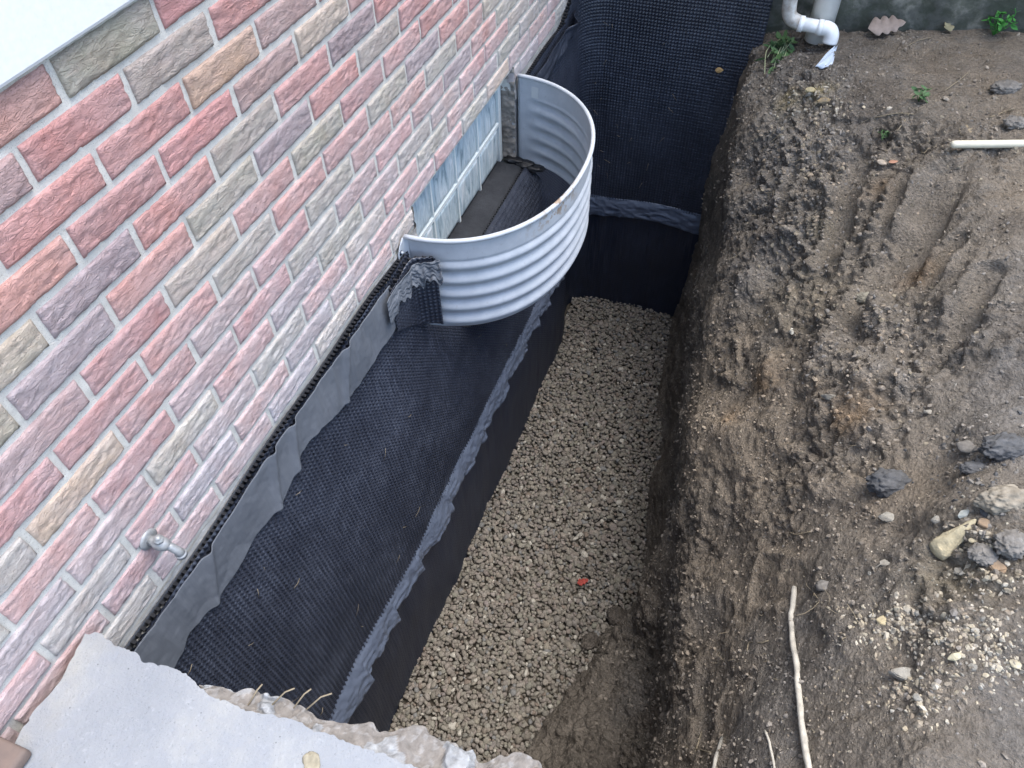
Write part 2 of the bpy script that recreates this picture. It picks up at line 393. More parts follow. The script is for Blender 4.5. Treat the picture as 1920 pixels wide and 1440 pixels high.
Nn *= np.where((Nn[..., 2:3] < 0) & (np.abs(Nn[..., 2:3]) > .3), -1, 1)
P = G.reshape(-1, 3); Nf = Nn.reshape(-1, 3)
if Nf[:, 2].mean() < 0: Nf = -Nf
nearm = sstep(4.0, 2.0, P[:, 0])
b1 = fbm(P, 3.2, 3, .5); b2 = fbm(P, 11, 4, .55, 5.1); b3 = fbm(P, 38, 3, .55, 9.7); rid = 1 - np.abs(fbm(P, 16, 3, .55, 2.2)); cl = np.abs(fbm(P, 26, 3, .5, 31.0))
rough = .45 + .55 * sstep(-.2, .5, fbm(P, 2.3, 2, .5, 40.0)); steep = 1 - np.abs(Nf[:, 2])
b4 = fbm(P, 95, 2, .6, 61.)
wp = P + .012 * np.stack([fbm(P, 22, 2, .5, k) for k in (1., 21., 41.)], 1)
f1, f2, rc = worley(wp, 17., 3.3); g1, g2, rg_ = worley(wp, 42., 8.1)
k1, k2, kr = worley(P + .05 * np.stack([fbm(P, 5, 3, .5, k) for k in (2., 32., 52.)], 1), 5.5, 6.6)
chunk = (kr - .5) * sstep(0, .16, k2 - k1)
clod = sstep(.02, .30, f2 - f1) * (.25 + rc); clod2 = sstep(.02, .35, g2 - g1) * (.2 + rg_)
slope_zone = sstep(.80, 1.0, P[:, 0]) * sstep(1.85, 1.45, P[:, 0]) * sstep(-2.0, -1.5, P[:, 2])
crumb = np.clip(sstep(-.05, .6, fbm(P, 3.4, 3, .55, 40.)) * (.35 + .65 * slope_zone), 0, 1)
rough = .35 + .65 * crumb
disp = .026 * b1 + .011 * b2 * rough + .0046 * b3 * (.4 + rough) + .012 * (rid - .7) * rough - .008 * cl * rough + .0032 * b4 * (.3 + rough) + crumb * (.013 * (clod - .5) + .0105 * (clod2 - .4)) + slope_zone * .034 * chunk
calm = np.zeros(len(P))
for (px, py, rad) in [(1400, 980, .16), (1450, 1300, .22), (1700, 920, .16), (1800, 110, .35), (1600, 1400, .2), (1850, 1380, .2), (1560, 1000, .16), (1320, 1150, .12)]:
    calm = np.maximum(calm, np.exp(-(np.linalg.norm(P - rough_spot(px, py), axis=1) / rad) ** 2))
disp = .026 * b1 + (disp - .026 * b1) * (1 - .70 * calm) + .0016 * fbm(P, 60, 2, .6, 33.) * calm
spill = sstep(-1.95, -2.2, P[:, 2]) * sstep(.85, .5, P[:, 1])
disp += spill * (.016 * fbm(P, 9, 4, .6, 71.) + .010 * (clod - .5) + .007 * (clod2 - .4))
disp = disp * nearm
# crumbly far shoulder of the bank
def blob(px, py, rad):
    c = rough_spot(px, py); return np.exp(-(np.linalg.norm(P - c, axis=1) / rad) ** 2)
far = blob(1480, 300, .28) + blob(1450, 450, .22) + blob(1640, 640, .2) + blob(1530, 600, .2)
disp += nearm * far * (.016 * np.abs(fbm(P, 24, 3, .6, 77.)) + .006 * fbm(P, 70, 2, .6, 13.) - .006)
# bucket tooth grooves
for (a, b, wd, dp) in [((1614, 300), (1545, 505), .036, .045), ((1775, 330), (1668, 520), .060, .050), ((1700, 330), (1640, 470), .020, .010), ((1800, 450), (1735, 540), .022, .022), ((1655, 500), (1585, 620), .035, .030), ((1860, 520), (1790, 650), .03, .02), ((1500, 300), (1470, 420), .02, .015)]:
    d, t = seg_dist(P, rough_spot(*a), rough_spot(*b))
    e = np.sin(np.pi * np.clip(t * .90 + .08, 0, 1)) ** .5
    k = sstep(wd * 1.35, wd * .65, d) * e
    disp = disp * (1 - .95 * k) - dp * k + .012 * np.exp(-((d - wd * 1.75) / (wd * .55)) ** 2) * e * (.5 + clod)
for (px, py, rad, h) in [(1890, 830, .09, .045), (1905, 960, .10, .05), (1915, 1080, .10, .03), (1700, 1010, .05, -.018), (1790, 1080, .06, -.02), (1560, 100, .10, -.03),
                        (1605, 640, .055, -.05), (1560, 640, .06, .04), (1650, 600, .06, .035), (1640, 720, .06, .035), (1500, 760, .07, -.03), (1450, 700, .06, .035), (1420, 1000, .08, .012), (1480, 420, .08, .03), (1410, 520, .06, .035), (1400, 330, .05, -.03),
                        (1430, 230, .06, .03), (1640, 260, .06, -.03), (1700, 290, .08, -.03), (1690, 420, .04, .03), (1740, 660, .08, -.02), (1780, 580, .06, .03), (1590, 830, .06, -.02), (1365, 820, .06, .02), (1170, 1090, .06, .03), (1130, 1260, .05, .02)]:
    disp += h * blob(px, py, rad)
P2 = P + Nf * disp[:, None]
# keep the far end butted into the wing wall
P2[:, 1] = np.where(P[:, 1] > 2.40, np.minimum(P2[:, 1], 2.56), P2[:, 1])
# earth tints by noise and spot, darker low in the trench
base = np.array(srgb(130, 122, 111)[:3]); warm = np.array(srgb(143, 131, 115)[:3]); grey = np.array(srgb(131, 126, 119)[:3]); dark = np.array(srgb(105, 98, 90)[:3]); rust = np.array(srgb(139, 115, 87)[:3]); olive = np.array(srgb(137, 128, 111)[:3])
c = np.tile(base, (len(P), 1))
def blend(col, m): 
    global c
    m = np.clip(m, 0, 1)[:, None]; c = c * (1 - m) + col * m
blend(warm, sstep(-.1, .7, fbm(P, 1.9, 3, .5, 3.)) * .8); blend(grey, sstep(.1, .8, fbm(P, 3.1, 3, .55, 8.)) * .7); blend(dark, sstep(.2, .9, fbm(P, 4.3, 4, .6, 19.)) * .7)
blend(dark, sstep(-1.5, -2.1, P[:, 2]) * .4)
nz = .5 + .5 * fbm(P, 20, 3, .6, 55.)
for (px, py, rad, col, k) in [(1440, 715, .05, rust, .9), (1610, 780, .055, rust, .8), (1715, 510, .05, rust, .7), (1590, 800, .03, rust, .7), (1380, 790, .05, rust, .45), (1650, 360, .05, rust, .4), (1530, 420, .06, olive, .6), (1500, 560, .15, olive, .6),
                             (1480, 300, .16, grey, .7), (1560, 250, .12, grey, .6), (1500, 1180, .04, grey, .8), (1900, 740, .12, grey, .9), (1480, 190, .05, np.array(srgb(150, 138, 104)[:3]), .8), (1540, 170, .04, np.array(srgb(150, 138, 104)[:3]), .7), (1800, 110, .3, warm, .9),
                             (1150, 1120, .09, dark, .8), (1260, 1300, .2, dark, .35), (1700, 930, .14, warm, .7), (1780, 1080, .08, olive, .7), (1850, 640, .1, grey, .5)]:
    blend(col, blob(px, py, rad) * k * (.4 + nz))
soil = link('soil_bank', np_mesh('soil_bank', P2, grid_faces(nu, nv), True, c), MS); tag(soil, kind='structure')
SOIL = BVHTree.FromPolygons(P2[::1].tolist(), grid_faces(nu, nv).tolist())
def on_soil(px, py):
    for k in range(40):
        h = SOIL.ray_cast(CAM_C, view_ray(px, py + k * 4))
        if h[0] is not None and h[0].y < 2.50: break
    return Vector(h[0]), Vector(h[1])
def drop(x, y):
    h = SOIL.ray_cast(Vector((x, y, 1.0)), Vector((0, 0, -1))); return (Vector(h[0]), Vector(h[1])) if h[0] else (None, None)
# earth face under the slab edge, closing the near end of the trench
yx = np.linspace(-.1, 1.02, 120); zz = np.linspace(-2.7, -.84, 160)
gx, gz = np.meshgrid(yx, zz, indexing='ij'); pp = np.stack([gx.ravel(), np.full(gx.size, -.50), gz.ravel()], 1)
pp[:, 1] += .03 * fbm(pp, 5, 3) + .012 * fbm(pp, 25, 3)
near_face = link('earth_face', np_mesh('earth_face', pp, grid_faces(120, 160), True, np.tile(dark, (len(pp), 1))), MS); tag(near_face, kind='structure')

# ------------------------------------------------------------------ gravel
bed = boxes_mesh('trench_floor', [(-.1, 1.1, -.6, 2.6, -2.75, Z_GR - .028)])
bedo = link('trench_floor', bed, mat_simple('fines', srgb(84, 78, 69), .95, .1, 0, 60, .3)); tag(bedo, kind='structure')
bV, bF = ico(2); protos = []; bV1, bF1 = ico(1); protos1 = []
for k in range(16):
    sc_ = RNG.uniform([.9, .66, .42], [1.25, 1.0, .70]); v = bV * sc_ * (1 + .26 * fbm(bV, 1.3, 2, .5, k * 7.7))[:, None] + .015 * RNG.normal(size=bV.shape); protos.append(v); protos1.append(bV1 * sc_ * (1 + .2 * fbm(bV1, 1.5, 2, .5, k * 3.1))[:, None] + .08 * RNG.normal(size=bV1.shape))
def rand_rot(n):
    q = RNG.normal(size=(n, 4)); q /= np.linalg.norm(q, axis=1)[:, None]; w_, x, y, z = q.T
    return np.stack([1 - 2 * (y * y + z * z), 2 * (x * y - z * w_), 2 * (x * z + y * w_), 2 * (x * y + z * w_), 1 - 2 * (x * x + z * z), 2 * (y * z - x * w_), 2 * (x * z - y * w_), 2 * (y * z + x * w_), 1 - 2 * (x * x + y * y)], 1).reshape(n, 3, 3)
def scatter(name, pos, size, cols, protos_, F, mat, flat=0.0, smooth=True):
    n = len(pos); k = RNG.integers(0, len(protos_), n); PV = np.array(protos_)[k]
    Rt = rand_rot(n)
    if flat:      # mostly lying on the flat side: yaw plus a small tilt
        a = RNG.uniform(0, 6.283, n); Z0 = np.zeros(n); c_, s_ = np.cos(a), np.sin(a)
        Rz = np.stack([c_, -s_, Z0, s_, c_, Z0, Z0, Z0, Z0 + 1], 1).reshape(n, 3, 3)
        b = RNG.normal(0, flat, n); c2, s2 = np.cos(b), np.sin(b)
        Rx = np.stack([Z0 + 1, Z0, Z0, Z0, c2, -s2, Z0, s2, c2], 1).reshape(n, 3, 3); Rt = Rz @ Rx
    V = np.einsum('nij,nvj->nvi', Rt, PV) * size[:, None, None] + pos[:, None, :]
    m = PV.shape[1]; FF = (F[None] + (np.arange(n) * m)[:, None, None]).reshape(-1, 3)
    CC = np.repeat(cols, m, axis=0)
    return link(name, np_mesh(name, V.reshape(-1, 3), FF, smooth, CC), mat)
pos = []
sp = .0148
for lay in range(2):
    for y in np.arange(-.5, 2.56, sp):
        for x in np.arange(.07, 1.0, sp):
            xx = x + random.uniform(-.5, .5) * sp; yy2 = y + random.uniform(-.5, .5) * sp
            if xx > np.interp(yy2, YK, XF) + .05 + .02 * math.sin(yy2 * 9): continue
            if lay and random.random() > .62: continue
            z = Z_GR - .012 + .010 * lay + .006 * math.sin(xx * 6 + yy2 * 2.3) + .004 * math.sin(yy2 * 11 - xx * 7) + random.uniform(-.005, .006)
            pos.append((xx, yy2, z, lay))
pos = np.array(pos); lay_ = pos[:, 3] > 0; pos = pos[:, :3]; n = len(pos)
size = RNG.lognormal(math.log(.0092), .27, n).clip(.0045, .020)
gc = np.array(srgb(121, 115, 106)[:3]); cols = gc * RNG.normal(1, .12, n)[:, None].clip(.6, 1.5) * (1 + RNG.normal(0, .018, (n, 3)))
u = RNG.random(n); cols[u < .035] = np.array(srgb(162, 157, 146)[:3]); cols[(u > .04) & (u < .07)] = np.array(srgb(114, 103, 93)[:3]); cols[(u > .08) & (u < .12)] = np.array(srgb(114, 113, 110)[:3])
cols = cols.clip(.02, .9)
gv = scatter('gravel', pos[lay_], size[lay_], cols[lay_], protos, bF, M_GRAV, .5)
tag(gv, 'grey brown rounded gravel spread along the trench floor', 'gravel', kind='stuff')
gv2 = scatter('gravel_underlayer', pos[~lay_], size[~lay_] * 1.1, cols[~lay_], protos1, bF1, M_GRAV, .5)
tag(gv2, 'lower layer of gravel showing between the stones on the trench floor', 'gravel', kind='stuff')

# ------------------------------------------------------------------ brick wall
wall = empty('brick_wall', (0, 0, Z_BR), 'wall of red, purple and tan rough-faced bricks with pale mortar, left of the trench', 'wall')
def at_wall(o): o.matrix_parent_inverse = Matrix.Translation((0, 0, -Z_BR)); return o
# mortar: recessed sheet with hand-struck unevenness, split round the window
def mortar_patch(y0, y1, z0, z1):
    ny = max(3, int((y1 - y0) / .006)); nz_ = max(3, int((z1 - z0) / .006))
    a, b = np.meshgrid(np.linspace(y0, y1, ny), np.linspace(z0, z1, nz_), indexing='ij')
    q = np.stack([np.zeros(a.size), a.ravel(), b.ravel()], 1)
    q[:, 0] = -.0026 + .0009 * fbm(q, 40, 3) + .0012 * fbm(q, 9, 2, .5, 4.)
    return q, grid_faces(ny, nz_)
mv, mf, off = [], [], 0
for pr in [(-1.2, Y_END + .02, OP[3], .02), (-1.2, OP[0], Z_BR, OP[3]), (OP[1], Y_END + .02, Z_BR, OP[3])]:
    q, f = mortar_patch(*pr); mv.append(q); mf.append(f + off); off += len(q)
at_wall(link('mortar', np_mesh('mortar', np.concatenate(mv), np.concatenate(mf)), MM, wall))
core = boxes_mesh('wall_core', [(-.20, -.012, -1.2, Y_END + .02, OP[3] + .001, 2.6), (-.20, -.012, -1.2, OP[0], Z_BR, OP[3]), (-.20, -.012, OP[1], Y_END + .02, Z_BR, OP[3])])
at_wall(link('wall_core', core, MM, wall))
def brick_variant(seed, ny=42, nz_=13, L=BW - JT, H=CH - JT):
    ys = np.linspace(-.5, .5, ny); zs = np.linspace(-.5, .5, nz_)
    a, b = np.meshgrid(ys, zs, indexing='ij'); q = np.stack([np.zeros(a.size), a.ravel() * L, b.ravel() * H], 1)
    o = seed * 13.7
    e = np.minimum(np.minimum((a.ravel() + .5) * L, (.5 - a.ravel()) * L), np.minimum((b.ravel() + .5) * H, (.5 - b.ravel()) * H))
    r1 = 1 - np.abs(fbm(q * np.array([1, .42, 1.25]), 62, 2, .5, o)); r2 = fbm(q * np.array([1, .5, 1]), 120, 2, .5, o + 3)
    r3 = 1 - np.abs(fbm(q * np.array([1, .34, 1.3]), 105, 2, .5, o + 40))
    q[:, 0] = .0022 + .0010 * (r1 - .6) - .0022 * sstep(.82, .97, r3) + .0005 * r2
    q[:, 0] -= .0024 * sstep(.0022, 0, e)
    wob = np.stack([np.zeros(len(q)), fbm(q, 60, 2, .5, o + 9) * .0005, fbm(q, 60, 2, .5, o + 21) * .0005], 1); q += wob
    F = grid_faces(ny, nz_).tolist()
    idx = lambda i, j: i * nz_ + j
    loop = [idx(i, 0) for i in range(ny)] + [idx(ny - 1, j) for j in range(1, nz_)] + [idx(i, nz_ - 1) for i in range(ny - 2, -1, -1)] + [idx(0, j) for j in range(nz_ - 2, 0, -1)]
    V = q.tolist(); m = len(V)
    for k in loop: V.append((-.025, V[k][1], V[k][2]))
    for k in range(len(loop)):
        k2 = (k + 1) % len(loop); F.append((loop[k], m + k, m + k2, loop[k2]))
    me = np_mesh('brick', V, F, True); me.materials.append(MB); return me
VAR = [brick_variant(k) for k in range(14)]
RED, RED2, PINK, PUR, TAN, OLI, ORA, MAU = [srgb(*c_) for c_ in ((188, 124, 115), (193, 133, 119), (190, 136, 127), (150, 130, 131), (181, 167, 143), (162, 156, 135), (198, 163, 126), (174, 140, 133))]
SEEN = {'A': {-1: RED2, 0: OLI, 1: RED, 2: RED}, 'B': {-1.5: MAU, -.5: RED, .5: OLI, 1.5: RED, 2.5: OLI}, 'C': {-1: RED2, 0: RED, 1: ORA, 2: MAU, 3: RED}, 'D': {-1.5: RED2, -.5: RED, .5: RED, 1.5: MAU, 2.5: TAN, 3.5: PINK},
        'E': {-2: TAN, -1: PUR, 0: RED, 1: OLI, 2: PINK, 3: PUR}, 'F': {-2.5: TAN, -1.5: PUR, -.5: RED2, .5: OLI, 1.5: PUR, 2.5: RED}, 'G': {-2: MAU, -1: RED, 0: TAN, 1: PINK, 2: OLI, 3: PINK},
        'H': {-2.5: RED, -1.5: RED, -.5: RED2, .5: OLI, 1.5: PINK, 2.5: PINK, 3.5: OLI}, 'I': {-2: ORA, -1: RED, 0: MAU, 1: PINK, 2: OLI, 3: PINK}, 'J': {-2.5: RED2, -1.5: RED, -.5: MAU, .5: RED, 1.5: OLI, 2.5: MAU, 3.5: PINK},
        'K': {-2: MAU, -1: TAN, 0: PINK, 1: PUR, 2: OLI, 3: MAU}, 'L': {-1.5: RED, -.5: MAU, .5: OLI, 1.5: PINK, 2.5: TAN}, 'M': {-2: RED, -1: PUR, 0: PINK, 1: PUR, 2: MAU, 3: PINK, 7: ORA}, 'N': {-1.5: PINK, -.5: MAU, .5: PUR, 1.5: TAN, 2.5: PINK}}
nb = 0
for vi, cname in enumerate('ABCDEFGHIJKLMN'):
    z = -(vi + .5) * CH; half = .5 if vi % 2 else 0.0
    uu = -5 + half
    while uu * BW < Y_END:
        y0, y1 = uu * BW, (uu + 1) * BW
        col = SEEN[cname].get(uu)
        if col is None: col = random.choice([RED, RED2, PINK, PINK, MAU, PUR, OLI, OLI, TAN, RED])
        uu += 1
        spans = [(y0, y1)]
        if z < OP[3]:
            spans = [sp_ for sp_ in ((y0, min(y1, OP[0] + JT * .5)), (max(y0, OP[1] - JT * .5), y1)) if sp_[1] - sp_[0] > .03]
        for (a, b) in spans:
            b = min(b, Y_END + .01)
            if b - a < .03: continue
            o = bpy.data.objects.new('brick', random.choice(VAR)); COL.objects.link(o); o.parent = wall
            ln = (b - a - JT) / (BW - JT)
            o.location = (random.uniform(-.0006, .0012), (a + b) / 2 + random.uniform(-.0012, .0012), z - Z_BR + random.uniform(-.0008, .0008))
            o.scale = (1, ln, 1); o.rotation_euler = (random.uniform(-.006, .006), 0, random.uniform(-.004, .004))
            if random.random() < .5: o.scale = (1, -ln, -1)
            j = RNG.normal(1, .06); o.color = (min(1, col[0] * j), min(1, col[1] * j * RNG.normal(1, .03)), min(1, col[2] * j * RNG.normal(1, .03)), 1); nb += 1
# parging under the last course
q, f = [], []; off = 0
for (a, b) in ((-1.2, OP[0]), (OP[1], Y_END)):
    ny = int((b - a) / .008); A, B = np.meshgrid(np.linspace(a, b, ny), np.linspace(Z_BR - .03, -14 * CH - .002, 10), indexing='ij')
    v = np.stack([np.zeros(A.size), A.ravel(), B.ravel()], 1); v[:, 0] = .0015 + .0025 * fbm(v, 30, 3) + .004 * sstep(Z_BR + .01, Z_BR - .01, v[:, 2]); q.append(v); f.append(grid_faces(ny, 10) + off); off += len(v)
at_wall(link('parging', np_mesh('parging', np.concatenate(q), np.concatenate(f)), M_PARGE, wall))

# white siding above the brick
sid = empty('white_siding', (0, 0, 0), 'bright white siding above the brick at the upper left corner', 'siding')
link('bottom_trim', boxes_mesh('bottom_trim', [(-.005, .014, -1.2, Y_END, .003, .26)], .006), M_WHITE, sid)
for k in range(9):
    me = bpy.data.meshes.new('plank'); z0 = .263 + k * .115
    me.from_pydata([(x, y, z) for y in (-1.2, Y_END) for (x, z) in ((.0, z0), (.024, z0), (.026, z0 + .006), (.006, z0 + .114), (0, z0 + .114))], [], [(0, 1, 2, 3, 4), (9, 8, 7, 6, 5)] + [(k1, (k1 + 1) % 5, 5 + (k1 + 1) % 5, 5 + k1) for k1 in range(5)])
    link('plank', me, M_WHITE, sid)

# ------------------------------------------------------------------ foundation
fnd = empty('foundation_wall', (0, 1.25, -2.7), 'concrete foundation wall behind the black membrane, below the bricks', 'wall')
inv = Matrix.Translation((0, -1.25, 2.7))
def under(o, p_inv): o.matrix_parent_inverse = p_inv; return o
under(link('concrete', boxes_mesh('concrete', [(-.22, .002, -1.2, OP[0], -2.7, Z_BR - .032), (-.22, .002, OP[1] + .004, Y_END + .02, -2.7, Z_BR - .032), (-.22, .002, OP[0], OP[1] + .004, -2.7, OP[2] - .03)]), M_PARGE, fnd), inv)
A, B = np.meshgrid(np.linspace(-.11, .004, 26), np.linspace(OP[2] - .02, OP[3] + .004, 90), indexing='ij')
v = np.stack([A.ravel(), np.full(A.size, OP[1]), B.ravel()], 1); v[:, 1] += .004 * fbm(v, 40, 3) - .006 * np.abs(fbm(v * np.array([1, 1, 1.6]), 30, 2)) + .003
under(link('jamb', np_mesh('jamb', v, grid_faces(26, 90)), M_JAMB, fnd), inv)
v2 = v.copy(); v2[:, 1] = OP[0] + (OP[1] - v[:, 1]) ; under(link('jamb', np_mesh('jamb', v2, grid_faces(26, 90)), M_JAMB, fnd), inv)
under(link('lintel', boxes_mesh('lintel', [(-.2, -.010, OP[0], OP[1], OP[3] - .002, OP[3] + .0005)]), M_PARGE, fnd), inv)
sill = link('sill', boxes_mesh('sill', [(-.09, .044, OP[0] - .01, OP[1] - .02, OP[2] - .08, OP[2] + .004)], .012, 4, True), M_DARKC, fnd); under(sill, inv)
sV, sF = ico(3)
tv = np.concatenate([(sV * np.array([.04, .024, .010])) * (1 + .3 * fbm(sV, 2, 3, .6, k))[:, None] + np.array(pp_) for k, pp_ in enumerate(((.0, 1.655, -1.195), (.045, 1.65, -1.20), (.09, 1.645, -1.205)))])
under(link('tar_smear', np_mesh('tar_smear', tv, np.concatenate([sF + k * len(sV) for k in range(3)])), M_TAR, fnd), inv)

# ------------------------------------------------------------------ glass block window
win = empty('glass_block_window', (-.07, 1.25, OP[2]), 'pale blue glass block window set in the brick wall behind the metal window well', 'window')
winv = Matrix.Translation((.07, -1.25, -OP[2]))
XG = -.050; jy = [.872, 1.065, 1.255, 1.447, 1.640]; jz = [-1.200, -1.047, -.842]
def glass_block(dy, dz):
    ny, nz_ = 14, 14; a, b = np.meshgrid(np.linspace(-.5, .5, ny), np.linspace(-.5, .5, nz_), indexing='ij')
    e = np.minimum(.5 - np.abs(a), .5 - np.abs(b)).ravel()
    v = np.stack([-.010 * sstep(.07, 0, e) ** 1.0, a.ravel() * dy, b.ravel() * dz], 1); F = grid_faces(ny, nz_).tolist(); V = v.tolist(); m = len(V)
    idx = lambda i, j: i * nz_ + j
    loop = [idx(i, 0) for i in range(ny)] + [idx(ny - 1, j) for j in range(1, nz_)] + [idx(i, nz_ - 1) for i in range(ny - 2, -1, -1)] + [idx(0, j) for j in range(nz_ - 2, 0, -1)]
    for k in loop: V.append((-.07, V[k][1], V[k][2]))
    for k in range(len(loop)): k2 = (k + 1) % len(loop); F.append((loop[k], m + k, m + k2, loop[k2]))
    return np_mesh('glass_block', V, F, True)
g_top = glass_block(.184, jz[2] - jz[1] - .008); g_bot = glass_block(.184, jz[1] - jz[0] - .008)
for me in (g_top, g_bot): me.materials.append(M_GLASS)
for k in range(4):
    for r in range(2):
        o = link('glass_block', g_top if r else g_bot, None, win, (XG + .07, (jy[k] + jy[k + 1]) / 2 - 1.25, (jz[r] + jz[r + 1]) / 2 - OP[2]))
under(link('grout', boxes_mesh('grout', [(XG - .06, XG + .0005, y - .0045, y + .0045, OP[2], OP[3]) for y in jy[1:-1]] + [(XG - .06, XG + .0012, OP[0], OP[1] - .02, jz[1] - .0065, jz[1] + .0065)]), M_JOINT, win), winv)
under(link('edge_strip', boxes_mesh('edge_strip', [(XG - .06, XG + .002, jy[-1] - .003, OP[1] - .002, OP[2], OP[3]), (XG - .06, XG + .002, OP[0], jy[0] + .003, OP[2], OP[3])], .001), M_JOINT, win), winv)
under(link('backing', boxes_mesh('backing', [(XG - .09, XG - .075, OP[0], OP[1], OP[2], OP[3])]), M_JAMB, win), winv)

# ------------------------------------------------------------------ window well
well = empty('window_well', (.18, 1.222, -1.20), 'half-round corrugated galvanised window well around the glass block window', 'window well')
wi = Matrix.Translation((-.18, -1.222, 1.20))
WY, WA, WB, WZ0, WZ1 = 1.222, .372, .455, -1.205, -.872
def well_pt(th, rr=0.0):      # th 0..pi from near end to far end, slightly squarer than an ellipse
    c_, s_ = math.cos(th), math.sin(th); e = .92
    x = (WA + rr) * (abs(s_) ** e); y = WY - (WB + rr) * math.copysign(abs(c_) ** e, c_); return x + .012, y
nth, nzw = 97, 90; V = []
for i in range(nth):
    th = math.pi * i / (nth - 1)
    fade = float(sstep(0.03, .20, min(i, nth - 1 - i) / (nth - 1) * 2))
    for j in range(nzw):
        z = WZ0 + (WZ1 - WZ0) * j / (nzw - 1); hgt = z - WZ0
        cor = 0.0
        if hgt < .268: cor = .0054 * math.cos(2 * math.pi * hgt / .0535 + math.pi) * float(sstep(.268, .255, hgt))
        x, y = well_pt(th, cor * fade); V.append((x, y, z))
sh = link('shell', np_mesh('shell', V, grid_faces(nth, nzw)), M_GALV, well); under(sh, wi)
md = sh.modifiers.new('thick', 'SOLIDIFY'); md.thickness = .0018; md.offset = 0
rp = [(*well_pt(math.pi * i / 80, .002), WZ1 + .001) for i in range(81)]
under(link('rolled_rim', tubes_mesh('rolled_rim', [(rp, .0070, 10)]), M_GALV, well), wi)
def flange(ysgn):
    y0 = OP[0] - .083 if ysgn < 0 else OP[1] + .012
    # plate flat on the wall with a curved top corner, turned out into the shell
    pr = []
    for z in np.linspace(WZ0, WZ1, 24):
        out = .046 * (1 - max(0, (z - (WZ1 - .045)) / .045) ** 2.2 * .75)
        row = []
        ye = WY + ysgn * (WB - .002)
        for t in np.linspace(0, 1, 10):
            y = ye + ysgn * out * (1 - t); x = .0085 + .014 * max(0, (t - .55) / .45) ** 2; row.append((x, y, z))
        pr += row
    return np_mesh('flange', pr, grid_faces(24, 10))
for sgn in (-1, 1):
    fo = link('flange', flange(sgn), M_GALV, well); under(fo, wi); m2 = fo.modifiers.new('thick', 'SOLIDIFY'); m2.thickness = .002; m2.offset = 0
yb = WY - WB - .030
slot = tubes_mesh('slot', [([(.0095, yb, -.908), (.0118, yb, -.908)], .0072, 16)]); under(link('bolt_washer', slot, M_BOLT, well), wi)
under(link('bolt', tubes_mesh('bolt', [([(.011, yb, -.906), (.016, yb, -.906), (.0175, yb, -.906)], [.0042, .0040, .0028], 8)]), M_GALV, well), wi)
# sticker inside the far end
stp = []
for i in range(5):
    th = math.pi * (.962 - .022 * i / 4)
    x, y = well_pt(th, -.0026); stp += [(x, y, -.898 - .042 * j / 3) for j in range(4)]
stk = link('sticker', np_mesh('sticker', stp, grid_faces(5, 4)), M_STICK, well); under(stk, wi)
stp2 = []
for i in range(3):
    x, y = well_pt(math.pi * (.955 - .008 * i / 2), -.0034); stp2 += [(x, y, -.906 - .022 * j / 2) for j in range(3)]
under(link('print_mark', np_mesh('print_mark', stp2, grid_faces(3, 3)), M_INK, stk), wi)

# ------------------------------------------------------------------ drainage membrane
RC = .13; XS = .012
def plan(s):
    """plan path of the sheets: along the wall, round the inner corner, along the wing. s = 0 at y = -0.5"""
    L1 = Y_END - .03 - RC + .5; L2 = RC * math.pi / 2
    s = np.asarray(s, float); t = np.clip((s - L1) / L2, 0, 1) * math.pi / 2
    x = np.where(s < L1, XS, np.where(s < L1 + L2, XS + RC - RC * np.cos(t), XS + RC + (s - L1 - L2)))
    y = np.where(s < L1, s - .5, np.where(s < L1 + L2, -.5 + L1 + RC * np.sin(t), Y_END - .03))
    nx = np.where(s < L1, 1.0, np.cos(t)); ny = np.where(s < L1, 0.0, -np.sin(t))
    return x, y, nx, ny
S_MAX = Y_END + .5 - .03 - RC + RC * math.pi / 2 + .62
PITCH = .0138
def dimple(s, z, soft=.8):
    d = (.5 + .5 * np.cos(2 * np.pi * s / PITCH)) * (.5 + .5 * np.cos(2 * np.pi * z / PITCH)); return d ** soft
def top_edge(s, cut=False):
    y = s - .5
    t = -.912 + .004 * np.sin(y * 5.1) + .004 * np.sin(y * 13 + 1)
    notch = sstep(OP[0] - .05, OP[0] - .02, y) * (1 - sstep(OP[1] + .015, OP[1] + .05, y))
    if cut: t = t * (1 - notch) + (OP[2] - .004) * notch
    t = t + .12 * sstep(2.62, 2.95, s); return t
def sheet(name, s0, s1, ns, zt, zb, nz_, x_of, amp, folds, mat, seed, hole=None):
    s = np.linspace(s0, s1, ns); t = np.linspace(0, 1, nz_); S, T = np.meshgrid(s, t, indexing='ij')
    Zt = zt(S); Zz = Zt + (zb - Zt) * T; x, y, nx, ny = plan(S)
    q = np.stack([S.ravel(), Zz.ravel(), np.full(S.size, seed)], 1)
    off = x_of(S.ravel(), Zz.ravel()) + folds(q) + amp * dimple(S.ravel(), Zz.ravel())
    V = np.stack([x.ravel() + nx.ravel() * off, y.ravel() + ny.ravel() * off, Zz.ravel()], 1)
    F = grid_faces(ns, nz_)
    if hole:
        cy = V[F[:, 0], 1]; cz = V[F[:, 0], 2]; F = F[~((cy > hole[0]) & (cy < hole[1]) & (cz > hole[2]))]
    return np_mesh(name, V, F)
def wing_in(s): return 1 - .72 * sstep(2.55, 2.85, s)
def x_up(s, z): return .005 + wing_in(s) * .080 * sstep(-.95, -1.9, z) ** .8 + .022 * np.exp(-((s - 1.25) / .09) ** 2) * sstep(-.93, -1.05, z) * 0
def folds_up(q): return .0035 * fbm(q * np.array([1.6, .6, 1]), 3.0, 3) + .0012 * fbm(q * np.array([1, .35, 1]), 22, 2, .5, 3.) + .0015 * np.sin(q[:, 0] * 6 + q[:, 1] * 5)
memb = empty('drainage_membrane', (.03, 1.0, Z_MID), 'upper sheet of black dimpled drainage membrane hanging from the bricks to the wrinkled seam', 'membrane')
mi = Matrix.Translation((-.03, -1.0, -Z_MID))
